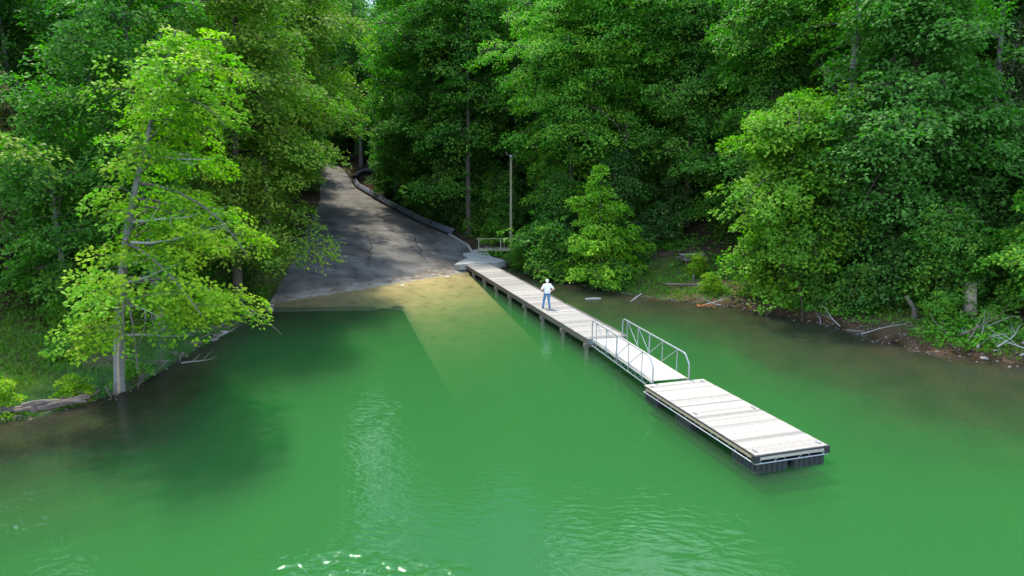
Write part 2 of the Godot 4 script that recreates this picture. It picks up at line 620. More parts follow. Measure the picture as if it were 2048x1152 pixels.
func build_water() -> void:
	var waves := FastNoiseLite.new()
	waves.seed = 12
	waves.frequency = 1.25
	waves.fractal_octaves = 2
	var calm := FastNoiseLite.new()
	calm.seed = 41
	calm.frequency = 0.045
	calm.fractal_octaves = 2
	# cat's paws: x, z, half width, wave height, half length
	var gusts := [[-4.7, -16.0, 0.9, 0.17, 0.45], [-3.3, -15.8, 0.8, 0.18, 0.4], [-1.9, -15.6, 0.6, 0.16, 0.35], [-3.6, -17.6, 0.8, 0.03, 0.5], [-14.3, -19.2, 0.35, 0.1, 0.9], [-13.4, -17.8, 0.5, 0.1, 0.6], [-5.0, -26.0, 0.35, 0.022, 2.2], [4.7, -24.2, 0.4, 0.025, 1.7], [9.9, -32.1, 0.35, 0.04, 0.9], [3.4, -31.4, 0.3, 0.04, 0.8], [6.0, -17.6, 0.5, 0.014, 1.2], [4.4, -16.3, 0.5, 0.03, 0.5]]
	var am := ArrayMesh.new()
	# turbid water in slabs: what one looks through on the way to the bed; each slab's opacity follows from its thickness there
	var tops := [0.06, 0.25, 0.55, 0.95, 1.4, 1.9, 2.5]
	var x0 := -34.0
	var z0 := -66.0
	var nx := 72
	var nz := 62
	var w := nx + 1
	var depth := PackedFloat32Array()
	for b in nz + 1:
		for a in nx + 1:
			var x := x0 + a
			var z := z0 + b
			var s := along(x, z)
			var t := across(x, z)
			var y := height(x, z)
			if s > 28.0 and t > -1.3 and t < 14.4:
				y = maxf(y, road_height(s, t))
			depth.append(-y)
	var m := MB.new()
	for k in tops.size():
		var bottom: float = tops[k + 1] if k + 1 < tops.size() else 3.2
		var start := m.v.size()
		for q in depth.size():
			m.v.append(Vector3(x0 + q % w, -tops[k], z0 + q / w))
			m.n.append(Vector3.UP)
			var thick := clampf(depth[q] - tops[k], 0.0, bottom - tops[k])
			m.c.append(Color(0.017, 0.142, 0.021, 1.0 - exp(-(0.55 if tops[k] < 0.5 else 1.15) * thick)))
		for b in nz:
			for a in nx:
				var j := b * w + a
				if maxf(maxf(depth[j], depth[j + 1]), maxf(depth[j + w], depth[j + w + 1])) > tops[k] - 0.05:
					m.i.append_array(PackedInt32Array([start + j, start + j + 1, start + j + w, start + j + 1, start + j + w + 1, start + j + w]))
	m.mesh(M.murk, am)
	var d := MB.new()
	d.col = Color(0.017, 0.142, 0.021)
	d.face([Vector3(-260, -3.2, 160), Vector3(260, -3.2, 160), Vector3(260, -3.2, -70), Vector3(-260, -3.2, -70)], Vector3.UP)
	for r in [[-260, x0, -70, 160], [x0 + nx, 260, -70, 160], [x0, x0 + nx, z0 + nz, 160]]:
		d.face([Vector3(r[0], -0.5, r[3]), Vector3(r[1], -0.5, r[3]), Vector3(r[1], -0.5, r[2]), Vector3(r[0], -0.5, r[2])], Vector3.UP)
	d.mesh(M.deep, am)
	# the surface: rippled, more finely modelled close by
	var chop := FastNoiseLite.new()
	chop.seed = 5
	chop.frequency = 1.5
	chop.fractal_octaves = 2
	var f := MB.new()
	f.uses_uv = true
	var x1 := x0 + nx
	var z1 := z0 + nz
	for q in [[x0, x1, z0, -34.0, 0.25], [x0, -8.0, -34.0, -20.0, 0.4], [12.0, x1, -34.0, -20.0, 0.4], [-8.0, 12.0, -34.0, -20.0, 0.125], [-20.0, 20.0, -20.0, z1, 0.1], [x0, -20.0, -20.0, z1, 0.5], [20.0, x1, -20.0, z1, 0.5]]:
		var start := f.v.size()
		var ca := int(round((q[1] - q[0]) / q[4]))
		var cb := int(round((q[3] - q[2]) / q[4]))
		w = ca + 1
		for b in cb + 1:
			for a in ca + 1:
				var x: float = q[0] + a * q[4]
				var z: float = q[2] + b * q[4]
				var here := []
				for e in [Vector2.ZERO, Vector2(0.08, 0), Vector2(0, 0.08)]:
					here.append(wave(x + e.x, z + e.y, waves, calm, chop, gusts))
				f.v.append(Vector3(x, here[0], z))
				f.n.append(Vector3((here[0] - here[1]) / 0.08, 1.0, (here[0] - here[2]) / 0.08).normalized())
				f.c.append(Color.WHITE)
				f.u.append(Vector2((x * 0.9 + z * 0.25) / 9.0, (z * 0.95 - x * 0.3) / 5.2))
		for b in cb:
			for a in ca:
				var j := start + b * w + a
				f.i.append_array(PackedInt32Array([j, j + 1, j + w, j + 1, j + w + 1, j + w]))
	for r in [[-260, x0, -70, 160], [x1, 260, -70, 160], [x0, x1, z1, 160]]:
		var pts := [Vector3(r[0], 0, r[3]), Vector3(r[1], 0, r[3]), Vector3(r[1], 0, r[2]), Vector3(r[0], 0, r[2])]
		f.face(pts, Vector3.UP)
		for p in pts:
			f.u.append(Vector2((p.x * 0.9 + p.z * 0.25) / 9.0, (p.z * 0.95 - p.x * 0.3) / 5.2))
	f.mesh(M.water_skin, am)
	setting("lake_water", am)


# ------------------------------------------------------------------ docks
func at(x: float, y: float, z: float, turn := 0.0) -> Transform3D:
	return Transform3D(Basis(Vector3.UP, deg_to_rad(turn)), Vector3(x, y, z))


func box_mesh(s: Vector3, m: Material, ch := 0.006) -> ArrayMesh:
	var b := MB.new()
	b.box(Transform3D.IDENTITY, s, ch)
	return b.mesh(m)


func build_walkway() -> void:
	var o := thing("boardwalk", "long weathered grey plank boardwalk on wooden posts leading out from the boat ramp", "boardwalk", Vector3(-3.23, 0, -61.92), DOCK_TURN)
	var length := 27.3
	var top := 0.62
	var pm := box_mesh(Vector3(2.1, 0.04, 0.138), M.planks[0], 0.005)
	var count := 0
	var z := 0.07
	while z < length:
		var jut := rng.randf_range(-0.02, 0.02)
		quick_part("plank", count, pm, o, Transform3D(Basis(Vector3.UP, rng.randf_range(-0.004, 0.004)), Vector3(jut, top - 0.02 + rng.randf_range(-0.004, 0.004), z)), M.planks[rng.randi() % 10])
		count += 1
		z += 0.1455
	for x in [-0.98, 0.0, 0.98]:
		for k in 3:
			part("stringer", box_mesh(Vector3(0.06, 0.3, length / 3 - 0.01), M.old_wood), o, at(x, top - 0.192, length * (k + 0.5) / 3))
	for k in 3:   # low kerb board along the right edge
		part("edge_board", box_mesh(Vector3(0.04, 0.07, length / 3 - 0.4), M.planks[5]), o, at(1.06, top + 0.03, length * (k + 0.5) / 3 + 0.5))
	for k in 8:
		var pz := 3.35 + k * 3.37
		part("cap_beam", box_mesh(Vector3(2.2, 0.2, 0.16), M.post_wood), o, at(0, top - 0.445, pz))
		for x in [-0.92, 0.92]:
			var b := MB.new()
			b.tube(PackedVector3Array([Vector3(0, -3.0, 0), Vector3(0, top - 0.547, 0)]), PackedFloat32Array([0.12, 0.11]), 10)
			part("post", b.mesh(M.post_wood), o, at(x, 0, pz))
	part("end_plate", box_mesh(Vector3(0.7, 0.26, 0.03), M.galvanised), o, at(-0.62, top - 0.17, length + 0.03))
	part("end_beam", box_mesh(Vector3(2.1, 0.22, 0.06), M.post_wood), o, at(0, top - 0.17, length - 0.02))


func rail(o: Node3D, x: float, length: float, y0: float) -> void:
	# one side of the gangway: chords, posts and diagonals, each a tube of its own
	var ht := 1.02
	var tube := func(pts: Array, r: float) -> ArrayMesh:
		var b := MB.new()
		var rr := PackedFloat32Array()
		for p in pts:
			rr.append(r)
		b.tube(PackedVector3Array(pts), rr, 8)
		return b.mesh(M.galvanised)
	var top_rail := part("railing", tube.call([Vector3(x, y0, 0.02), Vector3(x, y0 + ht - 0.2, 0.02), Vector3(x, y0 + ht - 0.06, 0.08), Vector3(x, y0 + ht, 0.22), Vector3(x, y0 + ht, length - 0.5), Vector3(x, y0 + ht - 0.05, length - 0.38), Vector3(x, y0 + ht - 0.34, length - 0.08), Vector3(x, y0 + ht - 0.42, length - 0.04), Vector3(x, y0, length - 0.04)], 0.034), o)
	part("bottom_chord", tube.call([Vector3(x, y0 - 0.3, 0.0), Vector3(x, y0 - 0.3, length)], 0.03), top_rail)
	part("deck_chord", tube.call([Vector3(x, y0 - 0.04, 0.0), Vector3(x, y0 - 0.04, length)], 0.03), top_rail)
	var posts := [0.58, 1.87, 3.15, 4.48, 5.88]
	for k in 5:
		part("post", tube.call([Vector3(x, y0 - 0.3, posts[k]), Vector3(x, y0 + ht, posts[k])], 0.036 if k == 2 else 0.022), top_rail)
	for q in [[0, 1, 1], [1, 1, 2], [2, 0, 3], [3, 0, 4]]:
		var za: float = posts[q[0]]
		var zb: float = posts[q[2]]
		part("diagonal", tube.call([Vector3(x, y0 + (ht if q[1] else 0.06), za), Vector3(x, y0 + (0.08 if q[1] else ht - 0.03), zb)], 0.018), top_rail)
	var n := 18
	for k in n:
		var a := length * k / n
		var up := k % 2 == 0
		part("web_bar", tube.call([Vector3(x, y0 - (0.3 if up else 0.04), a), Vector3(x, y0 - (0.04 if up else 0.3), a + length / n)], 0.012), top_rail)


func build_gangway() -> void:
	var o := thing("gangway", "galvanised metal gangway with truss railings and a pale deck between boardwalk and floating dock", "gangway", Vector3(4.84, 0.615, -35.55), 14.8)
	o.rotation_degrees.x = 0.55
	var length := 7.0
	for x in [-0.82, 0.82]:
		rail(o, x, length, 0.0)
	var pm := box_mesh(Vector3(1.56, 0.035, 0.186), M.gang_planks, 0.004)
	var n := int(length / 0.19)
	for k in n:
		quick_part("deck_plank", k, pm, o, at(rng.randf_range(-0.003, 0.003), 0.012, 0.1 + k * 0.19), M.gang_planks)
	for k in 6:
		part("cross_beam", box_mesh(Vector3(1.6, 0.06, 0.05), M.galvanised), o, at(0, -0.06, 0.3 + k * 1.19))
	for x in [-0.79, 0.79]:
		part("kick_board", box_mesh(Vector3(0.03, 0.1, length - 0.1), M.tan_wood), o, at(x, -0.02, length / 2))


func tub_mesh(s: Vector3) -> ArrayMesh:   # a plastic float with upright ribs
	var b := MB.new()
	b.box(Transform3D.IDENTITY, s, 0.03)
	var n := int(s.z / 0.2)
	for k in n:
		var z := -s.z / 2 + (k + 0.5) * s.z / n
		for e in [-1, 1]:
			b.box(at(e * (s.x / 2 + 0.014), 0, z), Vector3(0.028, s.y - 0.03, s.z / n * 0.72), 0.01)
	n = int(s.x / 0.2)
	for k in n:
		var x := -s.x / 2 + (k + 0.5) * s.x / n
		for e in [-1, 1]:
			b.box(at(x, 0, e * (s.z / 2 + 0.014)), Vector3(s.x / n * 0.72, s.y - 0.03, 0.028), 0.01)
	return b.mesh(M.black_plastic)


func build_float() -> void:
	var o := thing("floating_dock", "floating dock with pale plank deck, steel truss frame and black plastic floats", "dock", Vector3(6.74, 0, -28.76), 17.5)
	var length := 7.4
	var wid := 2.78
	var top := 0.52
	var pm := box_mesh(Vector3(wid - 0.02, 0.038, 0.1385), M.float_planks[0], 0.004)
	var n := int(length / 0.142)
	var dark := [2, 6, 14, 19, 27, 28, 34, 43, 44]
	for k in n:
		var m: Material = M.float_planks[8 + k % 2] if k in dark else M.float_planks[rng.randi() % 8]
		quick_part("plank", k, pm, o, Transform3D(Basis(Vector3.UP, rng.randf_range(-0.002, 0.002)), Vector3(rng.randf_range(-0.005, 0.005), top - 0.019 + rng.randf_range(-0.002, 0.002), 0.075 + k * 0.142)), m)
	for x in [-wid / 2, wid / 2]:
		part("edge_strip", box_mesh(Vector3(0.035, 0.05, length), M.rubber), o, at(x, top - 0.04, length / 2))
		part("fascia", box_mesh(Vector3(0.04, 0.11, length - 0.35), M.tan_wood), o, at(x * 0.985, top - 0.125, length / 2))
	for z in [0.0, length + 0.03]:
		part("edge_strip", box_mesh(Vector3(wid, 0.05, 0.035), M.rubber), o, at(0, top - 0.04, z))
		part("fascia", box_mesh(Vector3(wid - 0.35, 0.11, 0.04), M.float_planks[2]), o, at(0, top - 0.125, z * 0.998))
	var pipe := func(p: Vector3, q: Vector3, r: float) -> ArrayMesh:
		var b := MB.new()
		b.tube(PackedVector3Array([p, q]), PackedFloat32Array([r, r]), 7)
		return b.mesh(M.galvanised)
	var yl := top - 0.29
	for x in [-wid / 2, wid / 2]:
		part("lower_rail", pipe.call(Vector3(x, yl, 0), Vector3(x, yl, length), 0.024), o)
		for k in 14:
			var a := 0.15 + k * 0.52
			part("web_bar", pipe.call(Vector3(x * 0.995, yl, a), Vector3(x * 0.995, top - 0.17, a + (0.16 if k % 2 else -0.05)), 0.012), o)
	for z in [0.0, length + 0.02]:
		part("lower_rail", pipe.call(Vector3(-wid / 2, yl - 0.003, z), Vector3(wid / 2, yl - 0.003, z), 0.024), o)
		for k in 6:
			var a := -1.15 + k * 0.46
			part("web_bar", pipe.call(Vector3(a, yl, z), Vector3(a + (0.12 if k % 2 else -0.08), top - 0.17, z), 0.012), o)
	for x in [-wid / 2 - 0.01, wid / 2 + 0.01]:
		part("corner_bumper", box_mesh(Vector3(0.2, 0.24, 0.2), M.rubber, 0.025), o, at(x * 0.96, top - 0.13, length - 0.04))
	for f in [[-0.72, 0.55, 1.2, 1.05], [0.72, 0.55, 1.2, 1.05], [-0.72, 3.0, 1.2, 1.15], [0.72, 3.0, 1.2, 1.15], [-0.72, 6.72, 1.22, 1.25], [0.72, 6.72, 1.2, 1.25]]:
		part("float_tub", tub_mesh(Vector3(f[2], 0.36, f[3])), o, at(f[0], 0.02, f[1]))
	for q in [[-1.2, 0.35], [1.15, 0.3], [-1.2, 3.6], [1.2, 3.7], [-1.2, 7.1], [1.2, 7.15]]:
		part("cleat", box_mesh(Vector3(0.06, 0.05, 0.2), M.galvanised, 0.012), o, at(q[0], top + 0.026, q[1]))


# ------------------------------------------------------------------ beside the ramp
func build_ramp_side() -> void:
	# concrete landing of uneven outline between ramp and boardwalk
	var outline := [[-4.95, -61.0], [-4.75, -62.2], [-4.5, -63.3], [-4.0, -64.6], [-4.5, -65.8], [-4.6, -67.6], [-4.0, -69.0], [-2.9, -69.2], [-2.3, -67.8], [-2.15, -66.0], [-1.8, -64.6], [-0.9, -63.4], [-0.55, -62.4], [-1.3, -61.6], [-3.2, -61.2], [-3.6, -60.85], [-4.4, -60.4]]
	var m := MB.new()
	var topf := []
	var low := []
	for p in outline:
		var y := (0.68 if p[0] > -3.95 or p[1] > -60.6 else 0.58) + maxf(0.0, (-62.5 - p[1]) * 0.035)
		topf.append(Vector3(p[0], y, p[1]))
		low.append(Vector3(p[0] + 0.04, y - 0.5, p[1]))
	var mid := Vector3(-3.0, 0.76, -64.5)
	for k in topf.size():
		var k2 := (k + 1) % topf.size()
		m.face([mid, topf[k], topf[k2]], Vector3.UP)
		var e: Vector3 = topf[k2] - topf[k]
		var nr := e.cross(Vector3.UP).normalized()
		var out: Vector3 = topf[k] - mid
		m.face([topf[k], topf[k2], low[k2], low[k]], nr if nr.dot(out) > 0 else -nr)
	setting("concrete_landing", m.mesh(M.concrete))

	# kerb along the lower right of the road
	var kerb := MB.new()
	var pts := []
	for s in range(65, 74):
		var t := road_right(s) + 0.12
		pts.append(Vector3(-0.3007 * s + 0.9537 * t, road_height(s, t) + 0.03, -0.9537 * s - 0.3007 * t))
	for k in pts.size() - 1:
		kerb.bar(pts[k], pts[k + 1], 0.22, 0.2, 0.03)
	setting("road_kerb", kerb.mesh(M.concrete))

	# black plastic flume guarding the upper right road edge: curved panels end to end
	var guard := thing("road_guard", "low dark grey curved plastic barrier along the right edge of the ramp road", "barrier", ground_at(-10.2, -79.6))
	var s0 := 72.6
	var lens_ := [4.6, 4.6, 4.8, 4.8, 5.2, 5.4, 5.6]
	for k in lens_.size():
		var b := MB.new()
		var seg := 5
		var s1: float = s0 + lens_[k]
		var arc := 6
		var grid := []
		for q in seg + 1:
			var s := lerpf(s0, s1 - 0.12, q / float(seg))
			var t := road_right(s) + 0.35
			var base := Vector3(-0.3007 * s + 0.9537 * t, road_height(s, t) - 0.08, -0.9537 * s - 0.3007 * t)
			var row := []
			for j in arc + 1:
				var an := deg_to_rad(lerpf(-70, 60, j / float(arc)))
				var off := 0.45 * (1.0 - cos(an)) - 0.2
				var hgt := 0.36 + 0.43 * sin(an)
				row.append(base + Vector3(0.9537, 0, -0.3007) * (off * (1.0 if an > 0 else 1.2) + hgt * 0.25) + Vector3.UP * hgt - guard.position)
			grid.append(row)
		for q in seg:
			for j in arc:
				b.poly([grid[q][j], grid[q + 1][j], grid[q + 1][j + 1], grid[q][j + 1]])
				var th := Vector3(0.03, -0.008, -0.01)
				b.poly([grid[q][j] + th, grid[q][j + 1] + th, grid[q + 1][j + 1] + th, grid[q + 1][j] + th])
		part("panel", b.mesh(M.pipe), guard)
		var rb := MB.new()
		var rr := PackedFloat32Array()
		for p in grid[0]:
			rr.append(0.045)
		rb.tube(PackedVector3Array(grid[0]), rr, 6)
		part("joint_rib", rb.mesh(M.black_plastic), guard)
		s0 = s1
	# ribbed drain pipe at the top end
	var top_at := Vector3(-0.3007 * 108.5 + 0.9537 * 10.6, 0, -0.9537 * 108.5 - 0.3007 * 10.6)
	top_at.y = road_height(108.5, 10.0) - 0.1
	var dp := thing("drain_pipe", "curved black ribbed drain pipe at the far end of the road barrier", "pipe", top_at)
	var b := MB.new()
	var pp := PackedVector3Array()
	var pr := PackedFloat32Array()
	for k in 27:
		var an := k / 26.0 * 2.6
		pp.append(Vector3(1.0 - 1.7 * cos(an) * 0.8, 0.6 + 0.9 * sin(an), -1.9 * sin(an * 0.8)))
		pr.append(0.42 if k % 2 else 0.48)
	b.tube(pp, pr, 12)
	part("ribbed_pipe", b.mesh(M.black_plastic), dp)

	# timber footbridge and handrail to the right of the landing
	var fb := thing("footbridge", "small weathered timber footbridge with a single handrail beside the concrete landing", "footbridge", Vector3(-3.2, 1.12, -67.2), 6.0)
	var pm := box_mesh(Vector3(0.14, 0.04, 1.1), M.planks[0])
	for k in 26:
		quick_part("plank", k, pm, fb, at(0.1 + k * 0.148, 0.0, -0.2), M.planks[rng.randi() % 10])
	part("side_beam", box_mesh(Vector3(3.9, 0.24, 0.05), M.pole_wood), fb, at(1.95, -0.06, 0.38))
	part("side_beam", box_mesh(Vector3(3.9, 0.2, 0.05), M.old_wood), fb, at(1.95, -0.12, -0.78))
	for x in [0.05, 2.1, 3.85]:
		part("post", box_mesh(Vector3(0.09, 1.3, 0.09), M.pole_wood), fb, at(x, 0.35, 0.46))
	part("post", box_mesh(Vector3(0.09, 1.3, 0.09), M.post_wood), fb, at(2.55, 0.35, -0.84))
	var hb := MB.new()
	hb.bar(Vector3(-0.15, 1.02, 0.46), Vector3(2.3, 1.02, 0.46), 0.14, 0.045)
	part("handrail", hb.mesh(M.pole_wood), fb)
	hb = MB.new()
	hb.bar(Vector3(2.25, 1.015, 0.46), Vector3(4.0, 1.13, 0.46), 0.14, 0.045)
	part("handrail", hb.mesh(M.pole_wood), fb)

	# wooden pole with a U-shaped bracket for two lamps
	var px := -0.1
	var pz := -69.5
	var gp := ground_at(px, pz)
	var pole := thing("light_pole", "tall bare greenish wooden pole with a U-shaped metal bracket on top", "pole", gp)
	var ph := 9.75 - gp.y
	b = MB.new()
	b.tube(PackedVector3Array([Vector3(0, -0.5, 0), Vector3(0, ph * 0.5, 0), Vector3(0, ph, 0)]), PackedFloat32Array([0.135, 0.12, 0.1]), 12)
	part("shaft", b.mesh(M.pole_wood), pole)
	b = MB.new()
	b.tube(PackedVector3Array([Vector3(-0.47, ph + 0.42, 0), Vector3(-0.45, ph + 0.2, 0), Vector3(-0.36, ph + 0.07, 0), Vector3(-0.2, ph + 0.03, 0), Vector3(0.2, ph + 0.03, 0), Vector3(0.36, ph + 0.07, 0), Vector3(0.45, ph + 0.2, 0), Vector3(0.47, ph + 0.42, 0)]), PackedFloat32Array([0.03, 0.03, 0.03, 0.03, 0.03, 0.03, 0.03, 0.03]), 8)
	var bracket := part("bracket", b.mesh(M.galvanised), pole)
	part("bracket_clamp", box_mesh(Vector3(0.22, 0.16, 0.22), M.galvanised, 0.02), pole, at(0, ph - 0.02, 0))
	part("lamp_head", box_mesh(Vector3(0.22, 0.1, 0.34), M.rubber, 0.03), bracket, at(0.5, ph + 0.45, 0.04))
	part("lamp_head", box_mesh(Vector3(0.2, 0.08, 0.3), M.rubber, 0.03), bracket, at(-0.48, ph + 0.44, -0.02))

	# small marker block in the litter above the barrier, seen as a pale tile
	one("marker_block", box_mesh(Vector3(0.7, 0.5, 0.3), M.post_wood, 0.03), "small grey brown wooden block standing behind the road barrier", "block", ground_at(-9.2, -83.0) + Vector3(0, 0.3, 0), 10.0)


# ------------------------------------------------------------------ trees
func rnd3() -> Vector3:
	return Vector3(rng.randf() - 0.5, rng.randf() - 0.5, rng.randf() - 0.5)


func spray(m: MB, at_: Vector3, out: Vector3, r: float, n: int, pal: Array, leaf: float, flat: float) -> void:
	var base: Color = pal[rng.randi() % pal.size()]
	var shade := rng.randf_range(0.82, 1.18)
	var nrm0 := (Vector3.UP + out * 0.45 + rnd3() * 0.7).normalized()
	var tx := nrm0.cross(Vector3(0.3, 0.1, 0.9)).normalized()
	var tz := nrm0.cross(tx)
	for k in n:
		var an := rng.randf() * TAU
		var rr := sqrt(rng.randf()) * r
		var h := (rng.randf() + rng.randf() - 1.0) * r * flat
		var p := at_ + tx * (cos(an) * rr) + tz * (sin(an) * rr) + nrm0 * (h - rr * rr / r * 0.30)
		var d := (tx * cos(an) + tz * sin(an) + rnd3() * 1.2 - nrm0 * 0.45)
		var nr := (nrm0 + rnd3() * 1.5).normalized()
		d = (d - nr * d.dot(nr)).normalized()
		var f := shade * rng.randf_range(0.85, 1.15)
		m.col = Color(base.r * f, base.g * f, base.b * f)
		var l := leaf * rng.randf_range(0.75, 1.25)
		m.leaf(p, d, nr, l, l * 0.72)


func make_tree(called: String, p: Dictionary) -> Node3D:
	# p: h, cb (crown base share), r, prof [[t, r]..], limbs, n (leaves per spray), leaf, pal, lean, droop, rise, bias, bark, tr, seed, flat, gap
	rng.seed = p.seed
	var o := Node3D.new()
	o.name = called
	var h: float = p.h
	var lean: Vector3 = p.get("lean", Vector3.ZERO)
	var tr: float = p.get("tr", 0.2)
	var trunk := MB.new()
	var axis := PackedVector3Array()
	var rad := PackedFloat32Array()
	var wob: Vector3 = rnd3() * p.get("wob", 0.8)
	var segs := 12
	for k in segs + 1:
		var t := k / float(segs)
		axis.append(Vector3(0, -0.5 + t * (h * 0.96 + 0.5), 0) + lean * (t * t * 0.6 + t * 0.4) + Vector3(wob.x, 0, wob.z) * sin(t * 4.5 + wob.y * 6.0) * t)
		rad.append(tr * (1.0 - t * 0.9) * (1.35 if k == 0 else 1.0) + 0.012)
	trunk.tube(axis, rad, 9, 0.06, rng)
	var crown := MB.new()
	var twigs := trunk
	var prof: Array = p.prof
	var px := prof.map(func(q): return q[0])
	var py := prof.map(func(q): return q[1])
	var limbs: int = p.limbs
	var cb: float = p.cb
	var az := rng.randf() * TAU
	var gap: float = p.get("gap", 0.55)
	var bias: Vector3 = p.get("bias", Vector3.ZERO)
	for q in limbs:
		var u := (q + rng.randf() * 0.8) / limbs
		var t := cb + (1.0 - cb) * u
		az += 2.39996 + rng.randf_range(-0.5, 0.5)
		var fk := clampf(t * segs, 0, segs - 0.01)
		var from := axis[int(fk)].lerp(axis[int(fk) + 1], fk - int(fk))
		var dir := Vector3(cos(az), 0, sin(az))
		var length: float = p.r * steps(u, px, py) * rng.randf_range(0.62, 1.1) * (1.0 + bias.dot(dir)) * (1.0 + 0.32 * sin(az * 3.0 + t * 9.0 + wob.y * 9.0))
		if length < 0.3:
			length = 0.3
		var e0: float = lerpf(p.get("low", 0.3), p.get("rise", 1.05), u) + rng.randf_range(-0.5, 0.5)
		var droop: float = p.get("droop", 0.55) * rng.randf_range(0.6, 1.3)
		var pts := PackedVector3Array([from])
		var rr := PackedFloat32Array([clampf(length * 0.012, 0.012, tr * 0.5)])
		trunk.col = Color(0.55, 0.5, 0.45)
		var ns := 6
		var pos := from
		var bend := rng.randf_range(-0.25, 0.25)
		for k in ns:
			var f := (k + 0.5) / ns
			var el := e0 - droop * f * 1.3
			var d := (dir.rotated(Vector3.UP, bend * f) * cos(el) + Vector3.UP * sin(el))
			pos += d * (length / ns)
			pts.append(pos)
			rr.append(rr[0] * (1.0 - 0.85 * (k + 1.0) / ns) + 0.004)
		twigs.tube(pts, rr, 4, 0.0, null, false)
		# sprays along the outer part of the limb
		var sr: float = p.get("sr", 0.7)
		var steps_ := maxi(1, int(length * (1.0 - 0.3) / (sr * gap)))
		for k in steps_:
			var f := lerpf(0.32, 1.0, (k + rng.randf() * 0.6) / steps_)
			var fi := clampf(f * ns, 0, ns - 0.01)
			var c := pts[int(fi)].lerp(pts[int(fi) + 1], fi - int(fi))
			var sidew := (1.0 - absf(f - 0.65) * 1.2) * length * 0.5
			var side := dir.cross(Vector3.UP)
			var n_side := 1 if length < 1.2 else (2 if length < 2.6 else (3 if length < 4.2 else 4))
			for j in n_side:
				var off := rng.randf_range(-1, 1) * sidew
				var cc := c + side * off + Vector3(0, -absf(off) * 0.15 + rng.randf_range(-0.9, 0.85) * sr, 0)
				if cc.y < p.get("floor", 0.2):
					continue
				if absf(off) > 0.35 and rng.randf() < 0.5:
					twigs.tube(PackedVector3Array([c, cc]), PackedFloat32Array([0.012, 0.004]), 3, 0.0, null, false)
				spray(crown, cc, (dir + side * (off * 0.3)).normalized(), sr * rng.randf_range(0.7, 1.2), int(p.n * rng.randf_range(0.7, 1.2)), p.pal, p.leaf, p.get("flat", 0.35))
	part("trunk", trunk.mesh(p.get("bark", M.bark_grey)), o)
	part("crown", crown.mesh(p.get("mat", M.leaf)), o)
	return o


func plant(o: Node3D, x: float, z: float, label: String, category: String, turn := 0.0, group := "", sc := 1.0) -> Node3D:
	o.name = numbered(o.name)
	add_child(o, true)
	o.position = ground_at(x, z)
	if o.position.y < -0.4:
		o.position.y = -0.4
	o.rotation_degrees.y = turn
	o.scale = Vector3(sc, sc, sc)
	describe(o, label, category, group)
	return o


func copy(proto: Node3D, called: String) -> Node3D:
	var o := proto.duplicate() as Node3D
	o.name = called
	return o


const ROUND := [[0.0, 0.6], [0.2, 0.95], [0.5, 1.0], [0.8, 0.85], [0.95, 0.6], [1.0, 0.4]]
const CONE := [[0.0, 0.9], [0.15, 1.0], [0.5, 0.66], [0.8, 0.33], [1.0, 0.1]]
const TALL := [[0.0, 0.7], [0.25, 0.95], [0.6, 1.0], [0.85, 0.92], [1.0, 0.6]]
const SKIRT := [[0.0, 0.85], [0.25, 0.97], [0.6, 1.0], [0.85, 0.9], [1.0, 0.6]]


func dead_branch(b: MB, from: Vector3, dir: Vector3, length: float, r: float, depth := 0) -> void:
	var pts := PackedVector3Array([from])
	var rr := PackedFloat32Array([r])
	var pos := from
	var d := dir.normalized()
	for k in 6:
		d = (d + rnd3() * 0.35 + Vector3(0, 0.02, 0)).normalized()
		pos += d * length / 6.0
		pts.append(pos)
		rr.append(r * (1.0 - (k + 1) / 6.5))
		if depth < 2 and k > 0 and rng.randf() < 0.75:
			dead_branch(b, pos, (d + rnd3() * 1.6).normalized(), length * rng.randf_range(0.25, 0.5), rr[-1] * 0.6, depth + 1)
	b.tube(pts, rr, 5)


